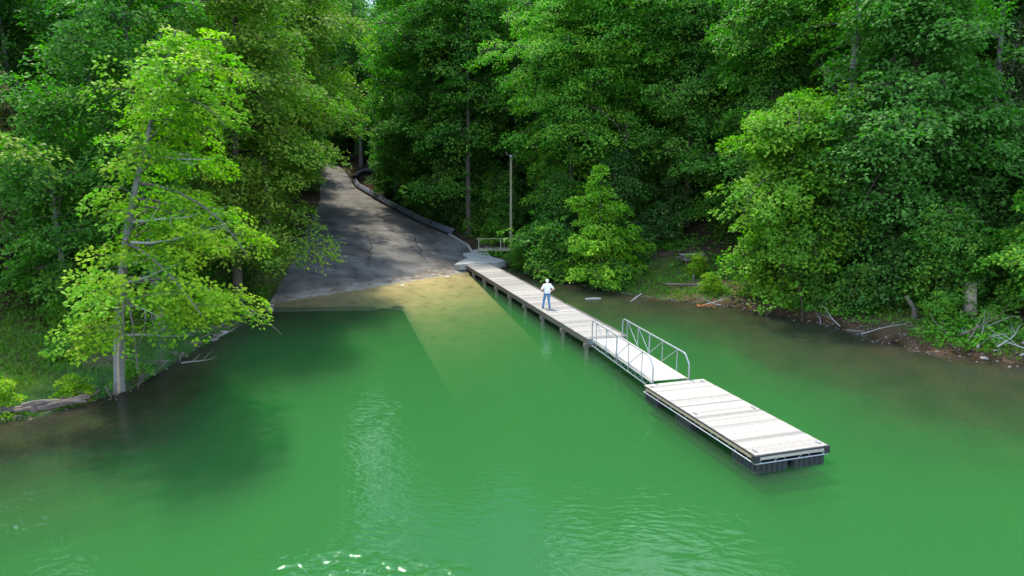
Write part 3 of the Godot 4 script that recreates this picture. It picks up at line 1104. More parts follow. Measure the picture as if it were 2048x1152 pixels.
func build_trees() -> void:
	var lime := [Color(0.264, 0.414, 0.021), Color(0.222, 0.406, 0.021), Color(0.171, 0.357, 0.025), Color(0.308, 0.435, 0.024)]
	var olive := [Color(0.204, 0.301, 0.033), Color(0.168, 0.283, 0.033), Color(0.239, 0.320, 0.043), Color(0.142, 0.256, 0.033)]
	var mid := [Color(0.097, 0.253, 0.037), Color(0.114, 0.282, 0.038), Color(0.079, 0.222, 0.037), Color(0.150, 0.302, 0.038)]
	var fresh := [Color(0.130, 0.336, 0.036), Color(0.156, 0.355, 0.036), Color(0.103, 0.295, 0.036), Color(0.206, 0.387, 0.036)]
	var dark := [Color(0.062, 0.159, 0.035), Color(0.071, 0.186, 0.036), Color(0.053, 0.139, 0.032), Color(0.098, 0.205, 0.039)]
	var blue := [Color(0.089, 0.225, 0.044), Color(0.105, 0.260, 0.047), Color(0.082, 0.203, 0.037)]
	var rust := [Color(0.087, 0.093, 0.025), Color(0.109, 0.098, 0.028), Color(0.072, 0.090, 0.023)]
	M.pals = {"mid": mid, "fresh": fresh, "dark": dark, "blue": blue, "olive": olive, "lime": lime, "rust": rust}
	# --- left bank
	var t := make_tree("lime_tree", {"h": 15.6, "cb": 0.27, "r": 3.5, "prof": [[0, 0.85], [0.15, 1.0], [0.45, 0.92], [0.7, 0.85], [0.88, 0.6], [1, 0.2]], "limbs": 58, "n": 60, "leaf": 0.175, "pal": lime, "lean": Vector3(3.2, 0, -0.3), "droop": 0.8, "low": 0.05, "rise": 0.95, "bias": Vector3(0.82, 0, 0.05), "tr": 0.23, "seed": 101, "sr": 0.62, "gap": 0.95, "flat": 0.22, "mat": M.leaf_lime, "floor": 3.2})
	rng.seed = 5
	var db := MB.new()
	for q in [[5.2, 0.2, 3.6], [6.8, -0.3, 4.2], [7.6, 0.3, 2.8], [4.2, 0.5, 3.0], [10.2, -0.8, 2.4], [3.0, 0.1, 3.4]]:
		db = MB.new()
		dead_branch(db, Vector3(q[0] * 0.2 + 0.3, q[0], 0.9), Vector3(1, 0.12 - q[0] * 0.01, q[1] + 0.25), q[2], 0.06)
		part("dead_limb", db.mesh(M.dead_wood), t)
	var scar := MB.new()
	var sp := PackedVector3Array()
	var sr := PackedFloat32Array()
	for k in 9:
		sp.append(Vector3(0.1 + sin(k * 0.9) * 0.04 + k * 0.05, -0.2 + k * 0.42, 0.33 - k * 0.012))
		sr.append(0.065 - k * 0.004)
	scar.tube(sp, sr, 5)
	part("bark_scar", scar.mesh(M.pale_wood), t)
	plant(t, -16.75, -29.3, "yellow green leaning tree with grey trunk standing at the water's edge on the left bank", "tree")
	plant(make_tree("olive_tree", {"h": 23, "cb": 0.14, "r": 5.4, "prof": SKIRT, "limbs": 92, "n": 46, "leaf": 0.22, "pal": olive, "lean": Vector3(1.4, 0, 0.6), "droop": 0.75, "low": 0.1, "rise": 0.9, "bias": Vector3(0.12, 0, 0.1), "tr": 0.36, "seed": 102, "sr": 0.75, "gap": 0.8, "floor": 2.2, "bark": M.bark_brown}), -18.4, -47.5, "tall pale olive green tree overhanging the left edge of the boat ramp", "tree")
	plant(make_tree("bank_tree", {"h": 21, "cb": 0.26, "r": 4.6, "prof": TALL, "limbs": 70, "n": 42, "leaf": 0.22, "pal": mid, "lean": Vector3(-0.8, 0, 0), "tr": 0.27, "seed": 103, "sr": 0.75, "gap": 0.85}), -20.3, -40.5, "mid green tree with pale trunk on grass just behind the yellow green leaning tree", "tree")
	plant(make_tree("bank_tree", {"h": 12.5, "cb": 0.2, "r": 3.6, "prof": ROUND, "limbs": 46, "n": 42, "leaf": 0.22, "pal": mid, "tr": 0.17, "seed": 104, "sr": 0.7, "gap": 0.8}), -24.4, -38.6, "dark green tree with thin pale trunk rising from the left bank's grass", "tree")
	plant(make_tree("cedar_tree", {"h": 15, "cb": 0.12, "r": 3.4, "prof": CONE, "limbs": 70, "n": 70, "leaf": 0.13, "pal": rust, "tr": 0.22, "seed": 105, "sr": 0.6, "gap": 0.8, "mat": M.needle, "bark": M.bark_brown, "droop": 0.5}), -30.0, -42.5, "dull brownish green cedar in the shade at the far left", "tree")
	# a bough from a tree out of frame on the left
	t = make_tree("bank_tree", {"h": 20, "cb": 0.36, "r": 4.8, "prof": ROUND, "limbs": 66, "n": 44, "leaf": 0.2, "pal": mid, "tr": 0.26, "seed": 106, "sr": 0.7, "gap": 0.8})
	rng.seed = 61
	var bough := MB.new()
	for k in 26:
		var f := k / 25.0
		spray(bough, Vector3(3.2 + 5.6 * f, 10.3 - 1.6 * f * f + rng.randf_range(-0.5, 0.4), -0.6 - 0.8 * f + rng.randf_range(-0.7, 0.7)), Vector3.RIGHT, 0.6, 44, olive, 0.2, 0.4)
	part("bough", bough.mesh(M.leaf), t)
	plant(t, -27.0, -27.4, "pale green bough of a tree reaching in at the left edge of the picture", "tree")
	# --- beside and behind the ramp
	var shade := make_tree("ramp_tree", {"h": 26, "cb": 0.42, "r": 7.6, "prof": SKIRT, "limbs": 110, "n": 44, "leaf": 0.25, "pal": olive, "droop": 0.6, "tr": 0.38, "seed": 107, "sr": 0.9, "gap": 0.85, "bias": Vector3(0.22, 0, 0), "bark": M.bark_brown})
	plant(shade, -20.9, -61.5, "tall olive green tree spreading over the ramp from its left edge, behind the first", "tree")
	plant(copy(shade, "ramp_tree"), -23.6, -72.5, "olive green tree shading the middle of the road from the left", "tree", 20, "", 1.05)
	plant(copy(shade, "ramp_tree"), -28.8, -86.5, "olive green tree arching over the upper road from the left", "tree", -20, "", 1.05)
	plant(copy(shade, "ramp_tree"), -31.0, -22.5, "large tree standing on the left bank beyond the picture's edge", "tree", 60, "", 0.85)
	var big := make_tree("forest_edge_tree", {"h": 24, "cb": 0.1, "r": 7.0, "prof": [[0, 0.55], [0.3, 0.66], [0.5, 1.0], [0.75, 1.0], [0.92, 0.7], [1, 0.4]], "bias": Vector3(-0.06, 0, 0), "limbs": 120, "n": 62, "leaf": 0.205, "pal": fresh, "tr": 0.4, "seed": 111, "sr": 0.9, "gap": 0.85, "rise": 0.9, "droop": 0.8, "bark": M.bark_brown, "floor": 2.6, "wob": 1.6})
	plant(big, 5.6, -68.0, "broad fresh green tree behind the wooden pole, its crown the largest in the middle", "tree", 0)
	var maple := make_tree("forest_edge_tree", {"h": 23, "cb": 0.16, "r": 6.0, "prof": TALL, "limbs": 105, "n": 52, "leaf": 0.225, "pal": mid, "tr": 0.33, "seed": 112, "sr": 0.9, "gap": 0.85, "floor": 2.4, "bark": M.bark_brown})
	plant(maple, 15.8, -65.5, "mid green tree rising behind the grassy glade", "tree", 40)
	plant(copy(big, "forest_edge_tree"), 12.5, -78.0, "fresh green tree behind and to the right of the broadest middle tree", "tree", 130, "", 1.05)
	plant(copy(maple, "forest_edge_tree"), -6.2, -80.5, "green tree with layered boughs directly behind the timber footbridge", "tree", 200, "", 1.25)
	plant(copy(maple, "forest_edge_tree"), -10.0, -88.5, "green tree leaning over the dark barrier beside the road", "tree", 290, "", 1.3)
	plant(copy(maple, "forest_edge_tree"), -25.4, -66.0, "green tree whose low boughs cover the left edge of the ramp", "tree", 120, "", 0.85)
	plant(copy(maple, "forest_edge_tree"), -30.2, -90.0, "green tree on the left of the road where it narrows", "tree", 20, "", 1.25)
	# --- right bank
	var rl := make_tree("bright_tree", {"h": 12.6, "cb": 0.06, "r": 4.5, "prof": SKIRT, "limbs": 84, "n": 40, "leaf": 0.24, "pal": [Color(0.157, 0.327, 0.028), Color(0.132, 0.301, 0.028), Color(0.196, 0.345, 0.030), Color(0.111, 0.266, 0.028)], "lean": Vector3(-0.9, 0, 1.2), "droop": 1.15, "low": 0.2, "rise": 1.0, "bias": Vector3(0.02, 0, 0.2), "tr": 0.24, "seed": 121, "sr": 0.72, "gap": 0.75, "floor": 0.1, "mat": M.leaf_lime, "bark": M.bark_brown})
	plant(rl, 18.1, -47.2, "bright green drooping tree right of the glade with boughs down to the water", "tree")
	plant(make_tree("broad_tree", {"h": 18.5, "cb": 0.05, "r": 5.2, "prof": SKIRT, "limbs": 112, "n": 42, "leaf": 0.25, "pal": blue, "lean": Vector3(0, 0, 1.2), "droop": 0.85, "bias": Vector3(0, 0, 0.15), "tr": 0.33, "seed": 122, "sr": 0.85, "gap": 0.8, "floor": 0.3, "bark": M.bark_brown}), 24.2, -46.2, "broad deep green tree with drooping shelves of leaves right of the bright drooping tree", "tree")
	t = make_tree("tall_tree", {"h": 27, "cb": 0.56, "r": 4.6, "prof": ROUND, "limbs": 50, "n": 40, "leaf": 0.25, "pal": fresh, "tr": 0.42, "seed": 123, "sr": 0.85, "gap": 0.9})
	rng.seed = 8
	db = MB.new()
	for q in [[11.5, -1.0, 0.6], [13.0, -1.0, 0.4], [15.0, -0.7, 0.9], [10.0, 0.8, 0.5]]:
		db = MB.new()
		dead_branch(db, Vector3(0, q[0], 0), Vector3(q[1], 0.25, q[2]), 3.2, 0.07)
		part("dead_limb", db.mesh(M.dead_wood), t)
	plant(t, 23.3, -50.4, "tall tree with a thick pale grey trunk and bare side branches", "tree")
	plant(make_tree("cedar_tree", {"h": 15, "cb": 0.08, "r": 4.2, "prof": CONE, "limbs": 84, "n": 70, "leaf": 0.14, "pal": [Color(0.051, 0.090, 0.027), Color(0.065, 0.090, 0.028), Color(0.043, 0.083, 0.025)], "tr": 0.24, "seed": 124, "sr": 0.65, "gap": 0.8, "mat": M.needle, "bark": M.bark_brown, "droop": 0.3, "low": 0.0}), 32.6, -48.5, "dark dull cedar at the right edge, above the near shrubs", "tree")
	plant(make_tree("near_tree", {"h": 8.2, "cb": 0.1, "r": 3.2, "prof": ROUND, "limbs": 46, "n": 40, "leaf": 0.22, "pal": fresh, "tr": 0.14, "seed": 125, "sr": 0.62, "gap": 0.75, "lean": Vector3(-0.6, 0, 0.8), "droop": 0.9, "bark": M.bark_brown}), 28.6, -37.5, "small fresh green tree at the right edge overhanging the fallen branches", "tree")
	plant(copy(maple, "forest_edge_tree"), 20.0, -57.0, "mid green tree towering above the bright drooping tree", "tree", 80, "", 0.95)
	plant(copy(maple, "forest_edge_tree"), 34.5, -58.0, "mid green tree filling the upper right corner", "tree", 250, "", 1.0)
	plant(make_tree("tall_tree", {"h": 26, "cb": 0.55, "r": 4.0, "prof": ROUND, "limbs": 44, "n": 40, "leaf": 0.25, "pal": dark, "tr": 0.3, "seed": 126, "sr": 0.85, "gap": 0.9, "wob": 1.4}), 33.6, -51.6, "slim tall tree with a long bare trunk near the right edge", "tree")
	plant(make_tree("understorey_tree", {"h": 9.5, "cb": 0.08, "r": 3.4, "prof": ROUND, "limbs": 54, "n": 40, "leaf": 0.24, "pal": blue, "tr": 0.15, "seed": 127, "sr": 0.72, "gap": 0.75, "bark": M.bark_brown}), 29.6, -45.2, "bushy bluish green small tree behind the pale stump", "tree")
	# --- the young lime green tree beside the boardwalk
	plant(make_tree("young_tree", {"h": 9.6, "cb": 0.05, "r": 3.7, "prof": CONE, "limbs": 62, "n": 42, "leaf": 0.2, "pal": [Color(0.203, 0.416, 0.027), Color(0.161, 0.385, 0.028), Color(0.235, 0.437, 0.027)], "tr": 0.12, "seed": 128, "sr": 0.55, "gap": 0.85, "droop": 0.5, "low": 0.2, "rise": 0.8, "mat": M.leaf_lime, "bark": M.bark_brown}), 6.8, -55.6, "young conical lime green tree on the shore right of the boardwalk", "tree")


func where(x: float, z: float) -> String:
	var far := "far back " if shore(x, z) > 45.0 else ""
	if across(x, z) < 8.0:
		return far + ("at the far left" if x / z > 0.5 else "on the left of the road")
	var px := -x / z
	return far + ("right of the road barrier" if px < -0.02 else ("behind the wooden pole" if px < 0.16 else ("behind the grassy glade" if px < 0.36 else ("above the broad right-hand tree" if px < 0.55 else "in the upper right corner"))))


func build_forest() -> void:
	var P: Dictionary = M.pals
	var protos := []
	for k in 5:
		var d: Dictionary = [
			{"h": 25.0, "cb": 0.28, "r": 4.8, "prof": TALL, "pal": P.dark}, {"h": 27.0, "cb": 0.34, "r": 4.6, "prof": ROUND, "pal": P.mid}, {"h": 22.0, "cb": 0.2, "r": 4.6, "prof": TALL, "pal": P.blue},
			{"h": 26.0, "cb": 0.4, "r": 5.0, "prof": ROUND, "pal": P.fresh}, {"h": 23.0, "cb": 0.3, "r": 4.2, "prof": TALL, "pal": P.dark}][k]
		d.merge({"limbs": 66, "n": 42, "leaf": 0.27, "tr": 0.3, "seed": 200 + k, "sr": 0.95, "gap": 1.0, "bark": M.bark_brown if k % 2 else M.bark_grey, "wob": 1.3})
		protos.append(make_tree("forest_tree", d))
	var small := []
	for k in 3:
		small.append(make_tree("understorey_tree", {"h": [8.5, 7.0, 10.0][k], "cb": 0.08, "r": [3.0, 3.2, 3.0][k], "prof": ROUND, "pal": [P.dark, P.mid, P.blue][k], "limbs": 46, "n": 34, "leaf": 0.25, "tr": 0.11, "seed": 220 + k, "sr": 0.72, "gap": 0.85, "bark": M.bark_brown}))
	rng.seed = 909
	var spots := []
	for c in get_children():
		if c.has_meta("category") and c.get_meta("category") == "tree":
			spots.append(Vector3(c.position.x, c.position.z, 5.6))
	for q in [[-31.5, -137.0, 0], [-36.0, -150.0, 2], [-27.6, -130.0, 4], [-41.0, -158.0, 0], [-32.0, -160.0, 2], [-24.0, -146.0, 1], [-29.0, -142.0, 0], [-38.0, -141.0, 4], [-33.5, -153.0, 0]]:
		plant(copy(protos[q[2]], "forest_tree"), q[0], q[1], "%s tree closing the view at the far end of the road" % ["dense dark green", "tall mid green", "bushy bluish green", "", "slim dark green"][q[2]], "tree", q[0] * 40.0, "trees at the end of the road", 1.05)
		spots.append(Vector3(q[0], q[1], 4.0))
	for q in [[54.0, -82.0, 0], [61.0, -93.0, 2], [70.0, -106.0, 1], [66.0, -100.0, 4], [58.0, -98.0, 0]]:
		plant(copy(protos[q[2]], "forest_tree"), q[0], q[1], "%s tree far back in the upper right corner" % ["dense dark green", "tall mid green", "bushy bluish green", "", "slim dark green"][q[2]], "tree", q[0] * 40.0, "trees far back in the upper right", 1.05)
		spots.append(Vector3(q[0], q[1], 4.0))
	var placed := 0
	var tries := 0
	while placed < 250 and tries < 14000:
		tries += 1
		var z := -rng.randf_range(44, 165)
		var x := rng.randf_range(-0.86, 0.86) * absf(z)
		var d := shore(x, z)
		if d < 13.0:
			continue
		var s := along(x, z)
		var tt := across(x, z)
		if tt > road_left(s) - 2.2 and tt < road_right(s) + 2.4 and s < 124:
			continue
		if x > 8 and x < 18 and z > -61:
			continue
		var gap := 4.6 + maxf(0.0, -z - 60.0) * 0.035
		var ok := true
		for p in spots:
			if Vector2(x - p.x, z - p.y).length() < (p.z if p.z == 5.6 else gap):
				ok = false
				break
		if not ok:
			continue
		spots.append(Vector3(x, z, gap))
		placed += 1
		var k := rng.randi() % 5
		var zone := where(x, z)
		plant(copy(protos[k], "forest_tree"), x, z, "%s tree of the wood %s" % [["dense dark green", "tall mid green high-crowned", "bushy bluish green", "tall fresh green long-trunked", "slim dark green"][k], zone], "tree", rng.randf() * 360.0, "trees of the wood " + zone, rng.randf_range(0.85, 1.12))
	placed = 0
	tries = 0
	var low := []
	while placed < 150 and tries < 9000:
		tries += 1
		var z := -rng.randf_range(38, 140)
		var x := rng.randf_range(-0.8, 0.8) * absf(z)
		var d := shore(x, z)
		if d < 4.5 or (x < -14 and d < 9.0) or d > 45.0 and absf(across(x, z) - 8.0) > 22.0:
			continue
		var s := along(x, z)
		var tt := across(x, z)
		if tt > road_left(s) - 1.4 and tt < road_right(s) + 1.9 and s < 128.0:
			continue
		if x > 7 and x < 18 and z > -60:
			continue
		var ok := true
		for p in low:
			if Vector2(x - p.x, z - p.y).length() < 3.6:
				ok = false
				break
		if not ok or absf(x + 0.1) < 3.2 and z > -72.5 and z < -60.0:
			continue
		low.append(Vector2(x, z))
		placed += 1
		var k := rng.randi() % 3
		var zone := where(x, z)
		plant(copy(small[k], "understorey_tree"), x, z, "small %s tree of the undergrowth %s" % [["dark green", "mid green spreading", "bluish green"][k], zone], "tree", rng.randf() * 360.0, "small trees of the undergrowth " + zone, rng.randf_range(0.6, 1.1))
	for q in [[-30.0, -134.0, 0], [-33.5, -145.0, 1], [-36.0, -154.0, 2], [-27.5, -137.0, 2], [-37.5, -147.0, 0]]:
		plant(copy(small[q[2]], "understorey_tree"), q[0], q[1], "low %s tree closing the gap where the road ends" % ["dark green", "mid green spreading", "bluish green"][q[2]], "tree", q[0] * 70.0, "low trees where the road ends", 2.1)
	placed = 0
	while placed < 60:
		var z := -rng.randf_range(85, 172)
		var x := rng.randf_range(-0.8, 0.8) * absf(z)
		var d := shore(x, z)
		var tt := across(x, z)
		if d < 40.0 or (absf(tt - 7.5) < 6.0 and along(x, z) < 130.0):
			continue
		placed += 1
		var k := rng.randi() % 3
		var zone := where(x, z)
		plant(copy(small[k], "understorey_tree"), x, z, "%s tree of the deep undergrowth %s" % [["dark green", "mid green spreading", "bluish green"][k], zone], "tree", rng.randf() * 360.0, "trees of the deep undergrowth " + zone, rng.randf_range(1.2, 1.9))
	for q in protos + small:
		q.free()


func build_shrubs() -> void:
	var P: Dictionary = M.pals
	var protos := []
	for k in 4:
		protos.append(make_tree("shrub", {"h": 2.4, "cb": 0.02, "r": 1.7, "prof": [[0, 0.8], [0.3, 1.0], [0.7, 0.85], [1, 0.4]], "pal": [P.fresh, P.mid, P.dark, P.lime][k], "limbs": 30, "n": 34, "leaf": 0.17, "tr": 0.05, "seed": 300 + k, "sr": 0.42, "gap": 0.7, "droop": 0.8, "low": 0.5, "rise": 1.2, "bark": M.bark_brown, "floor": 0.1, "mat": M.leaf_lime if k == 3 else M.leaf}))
	# x, z, kind, size, label
	var list := [
		[0.5, -64.4, 0, 0.55, "green shrub crowding the timber footbridge's near end"],
		[0.6, -61.8, 0, 0.75, "small bright shrub against the right edge of the boardwalk's landward end"],
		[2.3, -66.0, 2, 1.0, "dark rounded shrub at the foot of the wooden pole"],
		[2.3, -60.6, 1, 1.7, "dense grey green shrub right of the boardwalk's start"],
		[3.7, -58.4, 1, 1.7, "green shrub hanging over the water beyond the person"],
		[4.9, -57.0, 1, 1.25, "low green shrub over the water in line with the person's head"],
		[7.0, -53.9, 1, 0.8, "low green shrub at the waterline below the young lime tree"],
		[8.3, -53.2, 1, 0.8, "small green shrub at the left end of the glade"],
		[10.2, -58.8, 2, 1.1, "dark shrub at the back left corner of the glade"],
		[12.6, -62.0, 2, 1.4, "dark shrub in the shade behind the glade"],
		[13.75, -53.0, 3, 0.6, "yellow green sapling in front of the picnic table"],
		[13.9, -49.4, 3, 0.5, "tiny yellow green bush at the edge of the glade by the shore"],
		[19.0, -45.0, 1, 1.1, "green shrub under the bright drooping tree at the waterline"],
		[20.6, -42.6, 1, 1.1, "green shrub under the broad deep green tree"],
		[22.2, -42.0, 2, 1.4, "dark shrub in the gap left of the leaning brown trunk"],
		[24.3, -41.8, 0, 0.9, "green shrub behind the leaning brown trunk"],
		[26.4, -41.6, 1, 1.5, "green shrub left of the pale stump"],
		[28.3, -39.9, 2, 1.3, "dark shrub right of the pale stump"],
		[25.0, -36.8, 0, 0.42, "low bright plants on the bank in front of the pale stump"],
		[23.3, -38.2, 0, 0.6, "low bright plants at the foot of the leaning brown trunk"],
		[27.4, -34.6, 1, 0.4, "small shrub among the fallen branches"],
		[29.6, -33.2, 1, 1.0, "shrub at the right edge above the driftwood"],
		[-19.9, -26.3, 3, 0.62, "yellow green bush at the lower left corner of the bank"],
		[-17.9, -28.3, 3, 0.5, "small yellow green bush left of the leaning tree's foot"],
		[-16.9, -30.6, 0, 0.5, "small bush right of the leaning tree's foot"],
		[-24.2, -37.9, 0, 0.65, "leafy bush around the thin pale trunk on the grass"],
		[-21.6, -33.2, 0, 0.4, "low clump of leaves in the middle of the left grass"],
		[-18.3, -44.4, 1, 0.75, "shrub on the bank just left of the boat ramp"],
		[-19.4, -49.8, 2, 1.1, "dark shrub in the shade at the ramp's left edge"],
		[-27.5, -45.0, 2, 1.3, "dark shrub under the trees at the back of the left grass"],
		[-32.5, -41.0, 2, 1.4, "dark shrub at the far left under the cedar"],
		[-1.6, -72.2, 0, 1.0, "fresh green shrub right of the end of the road barrier"],
		[-4.0, -76.4, 1, 1.2, "green shrub leaning against the barrier's lower panels"],
	]
	rng.seed = 77
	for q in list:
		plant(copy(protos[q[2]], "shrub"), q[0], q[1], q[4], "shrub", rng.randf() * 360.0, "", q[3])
	for q in protos:
		q.free()


# ------------------------------------------------------------------ small things of the banks
func rock_mesh(s: Vector3, seed_: int) -> ArrayMesh:
	rng.seed = seed_
	var b := MB.new()
	var sp := SphereMesh.new()
	sp.radial_segments = 9
	sp.rings = 5
	var a := sp.get_mesh_arrays()
	var f := FastNoiseLite.new()
	f.seed = seed_
	f.frequency = 1.3
	for v in a[Mesh.ARRAY_VERTEX]:
		var k := 1.0 + f.get_noise_3dv(v * 2.0) * 0.55
		b.v.append(v * 2.0 * k * s * 0.5)
		b.n.append((v / s).normalized())
		b.c.append(Color(1, 1, 1))
	b.i = a[Mesh.ARRAY_INDEX]
	return b.mesh(M.rock)


func build_bank_things() -> void:
	# pale stump on the right bank
	var g := ground_at(25.3, -39.0)
	var st := thing("tree_stump", "pale upright tree stump standing among green plants on the right bank", "stump", g)
	rng.seed = 12
	var b := MB.new()
	b.tube(PackedVector3Array([Vector3(0.08, -0.3, 0), Vector3(0.04, 0.15, 0), Vector3(0, 0.9, 0), Vector3(-0.05, 1.65, 0.0)]), PackedFloat32Array([0.46, 0.36, 0.31, 0.29]), 14, 0.05, rng)
	part("trunk", b.mesh(mat(lin(0.5, 0.41, 0.31), 0.95, M.bark_grey.albedo_texture, Vector3(2, 0.6, 2), false, M.bark_grey.albedo_texture, 3.0)), st)
	b = MB.new()
	b.tube(PackedVector3Array([Vector3(-0.05, 1.6, 0), Vector3(-0.05, 1.665, 0)]), PackedFloat32Array([0.27, 0.262]), 14)
	part("cut_top", b.mesh(M.pale_wood), st)
	# leaning brown trunk piece to its left
	g = ground_at(22.4, -39.4)
	b = MB.new()
	b.tube(PackedVector3Array([Vector3(0.2, -0.2, 0), Vector3(0.1, 0.6, 0), Vector3(-0.1, 0.95, -0.2), Vector3(-0.25, 1.25, -0.35)]), PackedFloat32Array([0.22, 0.14, 0.12, 0.1]), 10, 0.06, rng)
	one("leaning_trunk", b.mesh(M.bark_brown), "leaning brown broken trunk on the right bank left of the pale stump", "trunk", g)
	# fallen branches
	var list := [
		[23.1, -34.6, 45.0, 3.4, 0.07, "long pale fallen branch slanting up from the water below the stump"],
		[24.4, -33.4, 20.0, 3.0, 0.05, "arched bare branch at the water's edge in the lower right"],
		[25.4, -33.4, 150.0, 2.6, 0.05, "tangled bare branch in the driftwood heap at the right edge"],
		[26.2, -33.0, 80.0, 2.8, 0.06, "bare branch lying across the driftwood heap"],
		[24.9, -35.2, 110.0, 2.4, 0.05, "bare branch propped on the earth bank below the stump"],
		[27.0, -32.3, 10.0, 2.5, 0.05, "outermost bare branch at the right edge of the picture"],
		[19.4, -38.9, -30.0, 2.6, 0.04, "thin twiggy branch at the waterline under the broad tree"],
		[18.2, -41.4, 60.0, 1.9, 0.035, "spray of bare twigs standing at the water under the drooping boughs"],
		[19.0, -40.6, 120.0, 1.7, 0.035, "second spray of bare twigs beside the first, nearer the stump"],
		[13.0, -47.2, 15.0, 1.9, 0.05, "grey root tangle on the shore in front of the glade"],
		[13.9, -46.9, 160.0, 1.6, 0.045, "grey twiggy driftwood beside the root tangle"],
		[-0.2, -66.2, 20.0, 2.6, 0.05, "dead branches lying behind the footbridge rail"],
		[-0.9, -67.8, 160.0, 2.2, 0.045, "dead branch in the litter left of the wooden pole"],
		[-15.9, -33.4, 0.0, 1.6, 0.04, "pale dead branch trailing into the water right of the leaning tree"],
		[-16.4, -37.6, 40.0, 1.8, 0.035, "bare branch hanging at the left shoreline"],
	]
	for k in list.size():
		var q: Array = list[k]
		rng.seed = 400 + k
		b = MB.new()
		dead_branch(b, Vector3.ZERO, Vector3(1, 0.35 if k < 9 else 0.12, 0), q[3], q[4])
		g = ground_at(q[0], q[1])
		g.y = maxf(g.y, -0.1) + 0.06
		one("fallen_branch", b.mesh(M.dead_wood), q[5], "branch", g, q[2])
	# the driftwood heap at the right edge
	for k in 26:
		rng.seed = 450 + k
		b = MB.new()
		dead_branch(b, Vector3.ZERO, Vector3(1, rng.randf_range(0.05, 0.6), 0), rng.randf_range(1.4, 3.0), rng.randf_range(0.03, 0.06))
		g = ground_at(rng.randf_range(22.6, 28.0), 0)
		g.z = -33.9 + (24.2 - g.x) * -0.75 + rng.randf_range(-1.6, 0.2)
		g.y = maxf(height(g.x, g.z), -0.05) + rng.randf_range(0.05, 0.35)
		one("heap_branch", b.mesh(M.drift if k % 2 else M.dead_wood), "bare branch in the tangled driftwood heap on the lower right shore", "branch", g, rng.randf() * 360.0, "branches of the driftwood heap")
	# logs
	b = MB.new()
	b.tube(PackedVector3Array([Vector3(0, 0, 0), Vector3(2.2, -0.05, 0.9), Vector3(4.6, -0.16, 2.2)]), PackedFloat32Array([0.09, 0.08, 0.03]), 7)
	one("sunken_log", b.mesh(M.bark_brown), "thin dark log lying along the right waterline below the earth bank", "log", Vector3(18.9, 0.06, -39.6))
	b = MB.new()
	b.tube(PackedVector3Array([Vector3(-0.55, 0, 0), Vector3(0, 0.02, 0.03), Vector3(0.55, 0, 0)]), PackedFloat32Array([0.07, 0.085, 0.06]), 7)
	one("floating_log", b.mesh(M.dead_wood), "short pale log floating in front of the shrubs", "log", Vector3(5.6, 0.02, -48.8), 8.0)
	b = MB.new()
	b.tube(PackedVector3Array([Vector3(-0.3, -0.2, 0), Vector3(0.1, 0.1, 0), Vector3(0.5, 0.36, 0)]), PackedFloat32Array([0.05, 0.05, 0.03]), 6)
	one("floating_log", b.mesh(M.dead_wood), "pale stick poking up out of the water in front of the glade", "log", Vector3(8.5, 0.0, -48.9), 10.0)
	b = MB.new()
	b.tube(PackedVector3Array([Vector3(-1.5, 0.05, 0), Vector3(0, 0.08, 0.15), Vector3(1.8, 0.1, 0)]), PackedFloat32Array([0.09, 0.085, 0.06]), 8)
	one("fallen_log", b.mesh(M.drift), "brown log lying in the grass below the picnic table", "log", ground_at(12.6, -51.2), -8.0)
	b = MB.new()
	b.tube(PackedVector3Array([Vector3(0, -0.2, 0), Vector3(0, 0.55, 0)]), PackedFloat32Array([0.06, 0.055]), 8)
	one("short_post", b.mesh(M.post_wood), "short wooden post in the grass beside the picnic table", "post", ground_at(13.2, -51.6))
	# driftwood and roots at the lower left shore
	rng.seed = 31
	b = MB.new()
	for k in 7:
		var pts := PackedVector3Array()
		var rr := PackedFloat32Array()
		var x := rng.randf_range(-0.9, 0.2)
		for j in 7:
			pts.append(Vector3(x + j * 0.32, 0.08 + k * 0.035 + sin(j * 1.3 + k) * 0.06, -j * 0.17 + rng.randf_range(-0.07, 0.07) - k * 0.05 + 0.1))
			rr.append(rng.randf_range(0.06, 0.13) * (1.0 - j * 0.07))
		b.tube(pts, rr, 7, 0.2, rng)
	b.tube(PackedVector3Array([Vector3(0.55, 0.1, 0.0), Vector3(0.58, 0.34, 0.02), Vector3(0.56, 0.5, 0)]), PackedFloat32Array([0.13, 0.07, 0.03]), 6, 0.15, rng)
	one("driftwood_log", b.mesh(M.drift), "gnarled grey brown driftwood at the lower left shoreline", "driftwood", Vector3(-18.9, 0.02, -26.3), 2.0)
	for k in 10:
		var q: Array = [[-18.1, -28.0], [-17.4, -28.7], [-16.5, -30.2], [-16.6, -31.4], [-16.7, -33.0], [-16.7, -34.4], [-16.6, -36.2], [-16.4, -38.0], [-16.5, -40.4], [-16.3, -44.0]][k]
		rng.seed = 500 + k
		b = MB.new()
		for j in 4:
			dead_branch(b, Vector3(rng.randf_range(-0.3, 0.3), 0.05 + j * 0.04, rng.randf_range(-0.4, 0.4)), Vector3(rng.randf_range(-0.3, 0.3), 0.02, 1), rng.randf_range(0.8, 1.5), rng.randf_range(0.03, 0.07), 1)
		one("shore_root", b.mesh(M.drift), "dark root along the undercut edge of the left bank", "root", Vector3(q[0] + 0.12, 0.05, q[1]), rng.randf_range(-20, 20), "roots along the left bank")
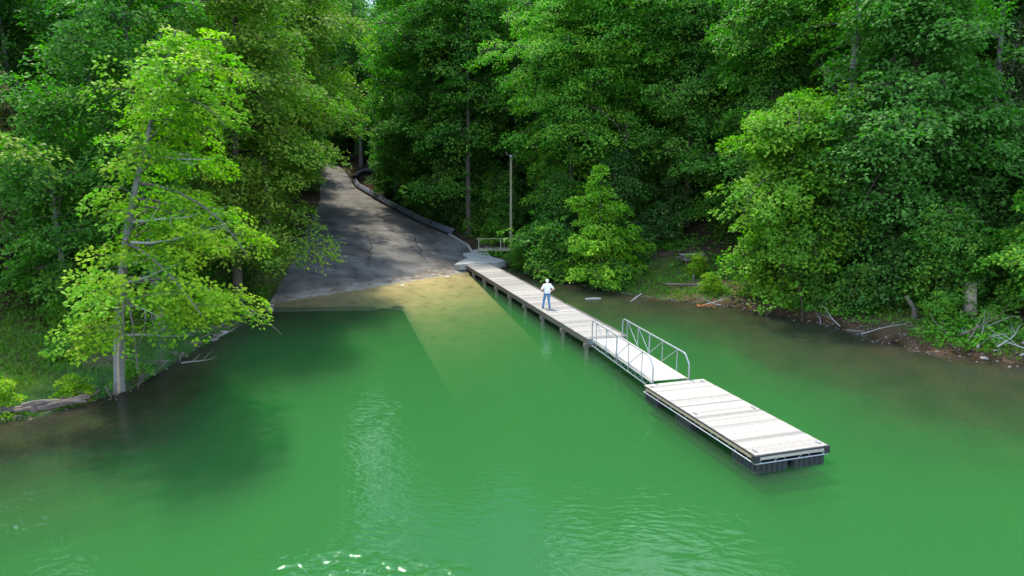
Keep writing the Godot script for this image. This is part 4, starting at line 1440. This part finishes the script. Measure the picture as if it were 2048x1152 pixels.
	# stones
	var stones := [[-16.0, -46.5, 0.7, "flat pale stone on the bank at the left foot of the ramp"], [-15.6, -45.4, 0.6, "grey stone at the waterline left of the ramp"], [-16.3, -43.9, 0.45, "small brown stone below the ramp's left foot"],
		[-16.2, -39.4, 0.5, "grey stone at the left shoreline beyond the leaning tree"], [-16.3, -38.7, 0.4, "second grey stone at the left shoreline, nearer the leaning tree"], [-16.1, -37.8, 0.5, "rounded stone at the left shoreline below the hanging bough"],
		[-2.5, -75.2, 0.6, "pale stone in the undergrowth by the barrier"], [23.0, -33.9, 0.5, "brown stone on the bank under the fallen branches"], [1.4, -60.2, 0.7, "brown stone in the dark gap under the shrub by the boardwalk"]]
	for k in stones.size():
		var q: Array = stones[k]
		g = ground_at(q[0], q[1])
		g.y = maxf(g.y, -0.05) + q[2] * 0.08
		one("stone", rock_mesh(Vector3(q[2], q[2] * 0.4, q[2] * 0.7), 600 + k), q[3], "stone", g, k * 50.0)
	# gravel and small stones scattered along the waterlines
	var peb := rock_mesh(Vector3(0.16, 0.09, 0.12), 699)
	rng.seed = 71
	var xf := []
	var cs := []
	while xf.size() < 520:
		var k := rng.randi_range(3, 27)
		var p := land[k].lerp(land[k + 1], rng.randf()) + Vector2(rng.randfn(0, 0.45), rng.randfn(0, 0.45))
		var y := height(p.x, p.y)
		if y < -0.12 or y > 0.5 or (across(p.x, p.y) < 14.0 and across(p.x, p.y) > -1.0 and along(p.x, p.y) > 48.0 and rng.randf() < 0.8):
			continue
		xf.append(Transform3D(Basis(Vector3.UP, rng.randf() * TAU).scaled(Vector3.ONE * rng.randf_range(0.35, 1.2)), Vector3(p.x, maxf(y, -0.04) + 0.02, p.y)))
		cs.append(Color(1, 0.9, 0.78) * rng.randf_range(0.22, 0.8))
	multi("shore_gravel", peb, xf, cs, "small stones and gravel scattered along the waterline", "stones")
	# white scraps at the ramp's waterline
	for k in 2:
		var q: Array = [[-5.3, -57.95, "white plastic scrap at the ramp's waterline near the boardwalk"], [-8.35, -54.0, "white plastic scrap at the middle of the ramp's waterline"]][k]
		one("plastic_scrap", box_mesh(Vector3(0.32, 0.03, 0.12), M.white_plastic, 0.01), q[2], "litter", Vector3(q[0], 0.05, q[1]), 20.0 + k * 30)
	# orange leaves washed up at the shore
	b = MB.new()
	rng.seed = 44
	for k in 60:
		b.col = Color(0.32, 0.1, 0.03) * rng.randf_range(0.6, 1.1)
		b.leaf(Vector3(rng.randf_range(-0.5, 0.5), rng.randf_range(0.0, 0.1), rng.randf_range(-0.3, 0.3)), Vector3(rng.randf() - 0.5, 0.1, rng.randf() - 0.5).normalized(), (Vector3.UP + rnd3()).normalized(), 0.16, 0.1)
	var lv := one("leaf_pile", b.mesh(M.litter), "patch of rust orange dead leaves at the waterline before the glade", "leaves", Vector3(12.7, 0.02, -46.3))
	lv.set_meta("kind", "stuff")


func build_picnic_table() -> void:
	var g := ground_at(14.0, -55.6)
	var o := thing("picnic_table", "weathered grey picnic table with benches half hidden behind a sapling", "picnic table", g, 8.0)
	for k in 5:
		part("top_plank", box_mesh(Vector3(1.9, 0.04, 0.145), M.planks[k]), o, at(0, 0.76, -0.3 + k * 0.15))
	for s in [-1, 1]:
		for k in 2:
			part("bench_plank", box_mesh(Vector3(1.9, 0.04, 0.135), M.planks[k + 4]), o, at(0, 0.45, s * (0.66 + k * 0.14)))
	for x in [-0.65, 0.65]:
		for s in [-1, 1]:
			var b := MB.new()
			b.bar(Vector3(x, 0.74, s * 0.22), Vector3(x, 0.0, s * 0.62), 0.09, 0.04)
			part("leg", b.mesh(M.post_wood), o)
		part("bench_support", box_mesh(Vector3(0.04, 0.09, 1.6), M.post_wood), o, at(x + 0.05, 0.385, 0))
		part("top_support", box_mesh(Vector3(0.04, 0.07, 0.7), M.post_wood), o, at(x + 0.05, 0.70, 0))


func build_grass() -> void:
	rng.seed = 707
	var b := MB.new()
	for k in 9:
		b.col = Color(0.115, 0.27, 0.033) * rng.randf_range(0.7, 1.2) if k < 8 else Color(0.15, 0.17, 0.06)
		var an := rng.randf() * TAU
		var d := Vector3(cos(an) * 0.5, 1.0, sin(an) * 0.5).normalized()
		var nr := d.cross(Vector3(-sin(an), 0, cos(an))).normalized()
		b.leaf(Vector3(rng.randf_range(-0.1, 0.1), -0.02, rng.randf_range(-0.1, 0.1)), d, nr, rng.randf_range(0.16, 0.34), 0.03)
	var mesh := b.mesh(M.grass)
	var xf := []
	var cs := []
	while xf.size() < 15000:
		var left := rng.randf() < 0.66
		var x := rng.randf_range(-34, -15.8) if left else rng.randf_range(7.5, 27)
		var z := rng.randf_range(-52, -18) if left else rng.randf_range(-57, -32)
		var d := shore(x, z)
		var g1 := patches.get_noise_2d(x, z)
		if d < 0.25 or g1 > 0.3 or rng.randf() > 1.15 - (d / (15.0 if left else 9.0)) or (not left and x > 15.0 and x < 21.0):
			continue
		if across(x, z) > road_left(along(x, z)) - 0.4 and left:
			continue
		var sc := rng.randf_range(0.5, 1.15) * (1.5 if rng.randf() < 0.03 else 1.0)
		xf.append(Transform3D(Basis(Vector3.UP, rng.randf() * TAU).scaled(Vector3(sc, sc * rng.randf_range(0.7, 1.2), sc)), ground_at(x, z)))
		cs.append(Color(0.8, 1.0, 0.7).lerp(Color(1.05, 0.85, 0.7), clampf(patches.get_noise_2d(x * 3, z * 3) + 0.4 + rng.randf_range(-0.2, 0.2), 0, 1)))
	multi("grass", mesh, xf, cs, "short green grass tufts growing on the open banks", "grass")
	# brown leaves and grit: on the ramp above the waterline and under the trees
	b = MB.new()
	for k in 5:
		b.col = Color(0.16, 0.085, 0.045) * rng.randf_range(0.6, 1.3)
		b.leaf(Vector3(rng.randf_range(-0.25, 0.25), 0.01, rng.randf_range(-0.25, 0.25)), Vector3(rng.randf() - 0.5, 0.05, rng.randf() - 0.5).normalized(), (Vector3.UP + rnd3() * 0.7).normalized(), 0.13, 0.07)
	mesh = b.mesh(M.litter)
	xf = []
	cs = []
	while xf.size() < 520:
		var t := rng.randf_range(-1.0, 14.0)
		var s := 50.0 + 8.7 * (t + 1.3) / 15.8 + absf(rng.randfn(0.9, 1.3)) + 0.2
		if rng.randf() > 0.35 + 0.65 * smoothstep(-0.2, 0.35, patches.get_noise_2d(t * 1.5, s * 1.5)):
			continue
		var x := -0.3007 * s + 0.9537 * t
		var z := -0.9537 * s - 0.3007 * t
		xf.append(Transform3D(Basis(Vector3.UP, rng.randf() * TAU).scaled(Vector3.ONE * rng.randf_range(0.5, 1.0)), Vector3(x, road_height(s, t) + 0.02, z)))
		cs.append(Color(1, 1, 1) * rng.randf_range(0.7, 1.5))
	multi("leaf_litter", mesh, xf, cs, "brown leaves and twigs washed up along the ramp's waterline", "leaves")
	xf = []
	cs = []
	while xf.size() < 9000:
		var z := rng.randf_range(-112, -36)
		var x := rng.randf_range(-0.72, 0.72) * absf(z)
		var d := shore(x, z)
		var s := along(x, z)
		var tt := across(x, z)
		if d < 2.0 or d > 45 or (tt > road_left(s) - 0.2 and tt < road_right(s) + 0.3):
			continue
		xf.append(Transform3D(Basis(Vector3.UP, rng.randf() * TAU).scaled(Vector3.ONE * rng.randf_range(0.8, 1.8)), ground_at(x, z) + Vector3(0, 0.03, 0)))
		cs.append(Color(1, 1, 1) * rng.randf_range(0.6, 1.4))
	multi("woodland_litter", mesh, xf, cs, "dead brown leaves lying under the trees", "leaves")
	# low leafy ground cover
	b = MB.new()
	for k in 3:
		spray(b, Vector3(rng.randf_range(-0.3, 0.3), 0.15 + 0.12 * k, rng.randf_range(-0.3, 0.3)), rnd3().normalized(), 0.36, 12, M.pals.fresh, 0.15, 0.4)
	mesh = b.mesh(M.leaf)
	xf = []
	cs = []
	while xf.size() < 2600:
		var z := rng.randf_range(-105, -33)
		var x := rng.randf_range(-0.74, 0.74) * absf(z)
		var d := shore(x, z)
		var s := along(x, z)
		var tt := across(x, z)
		if d < 0.4 or d > 30 or (tt > road_left(s) - 0.5 and tt < road_right(s) + 1.0) or (x < -14 and z > -48 and (d < 11 or rng.randf() < 0.6)) or patches.get_noise_2d(x * 1.3 + 9, z * 1.3) < 0.0:
			continue
		if x > 8 and x < 16 and z > -58 and rng.randf() < 0.85:
			continue
		xf.append(Transform3D(Basis(Vector3.UP, rng.randf() * TAU).scaled(Vector3.ONE * rng.randf_range(0.6, 1.6)), ground_at(x, z)))
		cs.append(Color(1, 1, 1).lerp(Color(0.55, 0.7, 0.9), rng.randf()))
	multi("ground_cover", mesh, xf, cs, "low leafy plants covering the floor of the wood and the right bank", "plants")


func multi(called: String, mesh: Mesh, xf: Array, cs: Array, label: String, category: String) -> void:
	var mm := MultiMesh.new()
	mm.transform_format = MultiMesh.TRANSFORM_3D
	mm.use_colors = true
	mm.mesh = mesh
	mm.instance_count = xf.size()
	for k in xf.size():
		mm.set_instance_transform(k, xf[k])
		mm.set_instance_color(k, cs[k])
	var o := MultiMeshInstance3D.new()
	o.name = numbered(called)
	o.multimesh = mm
	add_child(o, true)
	describe(o, label, category)
	o.set_meta("kind", "stuff")


# ------------------------------------------------------------------ the person
func blob(bones: Array, cell: float, k: float) -> MB:
	# bones: [a, b, ra, rb]; a smooth union of tapered capsules meshed as surface nets
	var lo := Vector3.ONE * 1e9
	var hi := -lo
	for q in bones:
		for e in [[q[0], q[2]], [q[1], q[3]]]:
			lo = lo.min(e[0] - Vector3.ONE * (e[1] + cell * 3 + k))
			hi = hi.max(e[0] + Vector3.ONE * (e[1] + cell * 3 + k))
	var n := Vector3i(((hi - lo) / cell).ceil()) + Vector3i.ONE
	var f := PackedFloat32Array()
	f.resize(n.x * n.y * n.z)
	f.fill(1.0)
	for q in bones:
		var a: Vector3 = q[0]
		var ab: Vector3 = q[1] - q[0]
		var ra: float = q[2]
		var dr: float = q[3] - q[2]
		var mr := maxf(q[2], q[3]) + k + cell * 2.5
		var i0 := Vector3i(((a.min(q[1]) - Vector3.ONE * mr - lo) / cell).floor()).clamp(Vector3i.ZERO, n - Vector3i.ONE)
		var i1 := Vector3i(((a.max(q[1]) + Vector3.ONE * mr - lo) / cell).ceil()).clamp(Vector3i.ZERO, n - Vector3i.ONE)
		var l2 := maxf(ab.length_squared(), 1e-8)
		for z in range(i0.z, i1.z + 1):
			for y in range(i0.y, i1.y + 1):
				var row := (z * n.y + y) * n.x
				for x in range(i0.x, i1.x + 1):
					var p := lo + Vector3(x, y, z) * cell - a
					var t := clampf(p.dot(ab) / l2, 0, 1)
					var d := (p - ab * t).length() - ra - dr * t
					var o := f[row + x]
					var h := maxf(k - absf(o - d), 0.0) / k
					f[row + x] = minf(o, d) - h * h * k * 0.25
	var m := MB.new()
	var at_ := {}
	var dx := [1, n.x, n.x * n.y]
	for z in n.z - 1:
		for y in n.y - 1:
			for x in n.x - 1:
				var c := (z * n.y + y) * n.x + x
				var inside := 0
				for q in 8:
					if f[c + (q & 1) + (n.x if q & 2 else 0) + (dx[2] if q & 4 else 0)] < 0.0:
						inside += 1
				if inside == 0 or inside == 8:
					continue
				var sum := Vector3.ZERO
				var cnt := 0
				for q in 8:
					for ax in 3:
						if q & (1 << ax):
							continue
						var q2 := q | (1 << ax)
						var fa := f[c + (q & 1) + (n.x if q & 2 else 0) + (dx[2] if q & 4 else 0)]
						var fb := f[c + (q2 & 1) + (n.x if q2 & 2 else 0) + (dx[2] if q2 & 4 else 0)]
						if (fa < 0.0) != (fb < 0.0):
							var p := Vector3(q & 1, (q >> 1) & 1, (q >> 2) & 1)
							p[ax] += fa / (fa - fb)
							sum += p
							cnt += 1
				at_[c] = m.v.size()
				m.v.append(lo + (Vector3(x, y, z) + sum / cnt) * cell)
				m.n.append(Vector3(f[c + 1] - f[c], f[c + dx[1]] - f[c], f[c + dx[2]] - f[c]).normalized())
				m.c.append(Color.WHITE)
	for c in at_:
		for ax in 3:
			var b1: int = dx[(ax + 1) % 3]
			var b2: int = dx[(ax + 2) % 3]
			if c + dx[ax] >= f.size() or (f[c] < 0.0) == (f[c + dx[ax]] < 0.0):
				continue
			if not (at_.has(c - b1) and at_.has(c - b2) and at_.has(c - b1 - b2)):
				continue
			var q := [at_[c], at_[c - b1], at_[c - b1 - b2], at_[c - b2]]
			if f[c] < 0.0:
				m.i.append_array(PackedInt32Array([q[0], q[2], q[1], q[0], q[3], q[2]]))
			else:
				m.i.append_array(PackedInt32Array([q[0], q[1], q[2], q[0], q[2], q[3]]))
	return m


func join(m: MB, other: MB) -> void:
	var s := m.v.size()
	m.v.append_array(other.v)
	m.n.append_array(other.n)
	m.c.append_array(other.c)
	for k in other.i:
		m.i.append(k + s)


func build_person() -> void:
	# stands on the boardwalk with the back to us, hands on the hips; local -z is the way the person faces
	var o := thing("person", "person in white short-sleeved shirt and blue jeans standing on the boardwalk with hands on hips", "person", Vector3(2.13, 0.622, -42.96), DOCK_TURN)
	var V := func(x: float, y: float, z: float) -> Vector3: return Vector3(x, y, z)
	var hip_l := Vector3(-0.095, 0.92, 0)
	var hip_r := Vector3(0.095, 0.92, 0)
	var kn_l := Vector3(-0.155, 0.5, -0.10)
	var kn_r := Vector3(0.115, 0.49, 0.0)
	var an_l := Vector3(-0.215, 0.09, -0.10)
	var an_r := Vector3(0.13, 0.09, 0.12)
	var sh := 0.185
	var skin := [[V.call(-0.07, 0.96, 0), V.call(0.07, 0.96, 0), 0.125, 0.125], [V.call(-0.06, 1.0, 0), V.call(-0.08, 1.34, 0.01), 0.115, 0.12], [V.call(0.06, 1.0, 0), V.call(0.08, 1.34, 0.01), 0.115, 0.12],
		[V.call(-0.15, 1.425, 0.01), V.call(0.15, 1.425, 0.01), 0.075, 0.075], [V.call(0, 1.42, 0.015), V.call(0, 1.56, 0.0), 0.07, 0.058]]
	var shirt := [[V.call(-0.07, 0.98, 0), V.call(0.07, 0.98, 0), 0.142, 0.142], [V.call(-0.06, 1.0, 0), V.call(-0.085, 1.34, 0.01), 0.134, 0.136], [V.call(0.06, 1.0, 0), V.call(0.085, 1.34, 0.01), 0.134, 0.136], [V.call(-0.16, 1.42, 0.01), V.call(0.16, 1.42, 0.01), 0.09, 0.09], [V.call(0, 1.43, 0.012), V.call(0, 1.50, 0.01), 0.082, 0.07]]
	var hands := MB.new()
	for s in [-1, 1]:
		var el := Vector3(s * 0.40, 1.18, 0.10)
		var wr := Vector3(s * 0.235, 1.03, -0.03)
		skin.append_array([[Vector3(s * sh, 1.41, 0.01), el, 0.056, 0.042], [el, wr, 0.042, 0.029], [wr, Vector3(s * 0.20, 1.0, -0.075), 0.03, 0.03]])
		shirt.append([Vector3(s * sh, 1.415, 0.01), Vector3(s * sh, 1.415, 0.01).lerp(el, 0.72), 0.078, 0.07])
		# the hand rests on the hip, fingers forward, thumb to the back
		var fb := []
		var palm := Vector3(s * 0.215, 1.005, -0.06)
		fb.append([wr, palm, 0.028, 0.024])
		fb.append([palm + Vector3(0, 0.02, 0), palm + Vector3(-s * 0.02, 0.02, -0.045), 0.019, 0.017])
		fb.append([palm + Vector3(0, -0.02, 0), palm + Vector3(-s * 0.02, -0.02, -0.045), 0.019, 0.016])
		for k in 4:
			var root := palm + Vector3(-s * 0.018, 0.028 - k * 0.019, -0.045)
			var l: float = [0.042, 0.048, 0.044, 0.034][k]
			var j1 := root + Vector3(-s * 0.25, -0.1, -0.95).normalized() * l
			var j2 := j1 + Vector3(-s * 0.75, -0.15, -0.55).normalized() * l * 0.85
			fb.append([root, j1, 0.0095, 0.0085])
			fb.append([j1, j2, 0.0085, 0.0075])
		var th := palm + Vector3(-s * 0.005, 0.03, 0.01)
		fb.append([th, th + Vector3(-s * 0.015, 0.03, 0.02), 0.013, 0.011])
		fb.append([th + Vector3(-s * 0.015, 0.03, 0.02), th + Vector3(-s * 0.03, 0.05, 0.03), 0.011, 0.008])
		join(hands, blob(fb, 0.005, 0.008))
	for q in [[hip_l, kn_l, an_l], [hip_r, kn_r, an_r]]:
		skin.append_array([[q[0], q[1], 0.085, 0.056], [q[1], q[2], 0.055, 0.036], [q[2], q[2] + Vector3(0, -0.04, -0.13), 0.04, 0.033]])
	var body := blob(skin, 0.016, 0.05)
	join(body, hands)
	var hc := Vector3(0, 1.655, -0.01)
	var head := [[hc + Vector3(0, 0.035, 0.012), hc + Vector3(0, 0.02, -0.015), 0.088, 0.084], [hc + Vector3(0, -0.055, -0.035), hc + Vector3(0, -0.075, -0.055), 0.056, 0.04], [hc + Vector3(0, 0.0, -0.095), hc + Vector3(0, -0.03, -0.112), 0.012, 0.017],
		[hc + Vector3(-0.03, 0.018, -0.088), hc + Vector3(0.03, 0.018, -0.088), 0.014, 0.014], [hc + Vector3(-0.02, -0.062, -0.092), hc + Vector3(0.02, -0.062, -0.092), 0.01, 0.01], [hc + Vector3(-0.089, 0.012, 0.012), hc + Vector3(-0.09, -0.025, 0.004), 0.017, 0.011], [hc + Vector3(0.089, 0.012, 0.012), hc + Vector3(0.09, -0.025, 0.004), 0.017, 0.011],
		[hc + Vector3(0, -0.1, 0.01), hc + Vector3(0, -0.04, 0.01), 0.056, 0.06]]
	join(body, blob(head, 0.007, 0.018))
	var figure := part("body", body.mesh(M.skin), o)
	part("shirt", blob(shirt, 0.014, 0.05).mesh(M.shirt), o)
	var jeans := [[Vector3(-0.075, 0.95, 0.005), Vector3(0.075, 0.95, 0.005), 0.136, 0.136]]
	for q in [[hip_l, kn_l, an_l], [hip_r, kn_r, an_r]]:
		jeans.append_array([[q[0], q[1], 0.102, 0.074], [q[1], q[2] + Vector3(0, 0.02, 0), 0.073, 0.062]])
	part("jeans", blob(jeans, 0.014, 0.035).mesh(M.denim), o)
	var belt := MB.new()
	var bp := PackedVector3Array()
	var br := PackedFloat32Array()
	for k in 25:
		var a := TAU * k / 24.0
		bp.append(Vector3(cos(a) * 0.212, 1.022, 0.003 + sin(a) * 0.143))
		br.append(0.016)
	belt.tube(bp, br, 6)
	part("belt", belt.mesh(M.belt), o)
	for q in [an_l, an_r]:
		var shoe := [[q + Vector3(0, -0.045, 0.03), q + Vector3(0, -0.05, -0.12), 0.045, 0.04], [q + Vector3(0, 0.0, 0.01), q + Vector3(0, -0.04, 0.0), 0.045, 0.05]]
		part("shoe", blob(shoe, 0.012, 0.03).mesh(M.shoe), o)
	var hair := [[hc + Vector3(0, 0.045, 0.022), hc + Vector3(0, 0.042, -0.012), 0.094, 0.088], [hc + Vector3(-0.02, -0.03, 0.045), hc + Vector3(0.02, -0.03, 0.045), 0.062, 0.062]]
	part("hair", blob(hair, 0.01, 0.02).mesh(M.hair), figure)
	for s in [-1, 1]:
		var eye := SphereMesh.new()
		eye.radius = 0.012
		eye.height = 0.024
		eye.radial_segments = 8
		eye.rings = 4
		eye.material = M.white_plastic
		part("eye", eye, figure, Transform3D(Basis(), hc + Vector3(s * 0.032, 0.0, -0.082)))
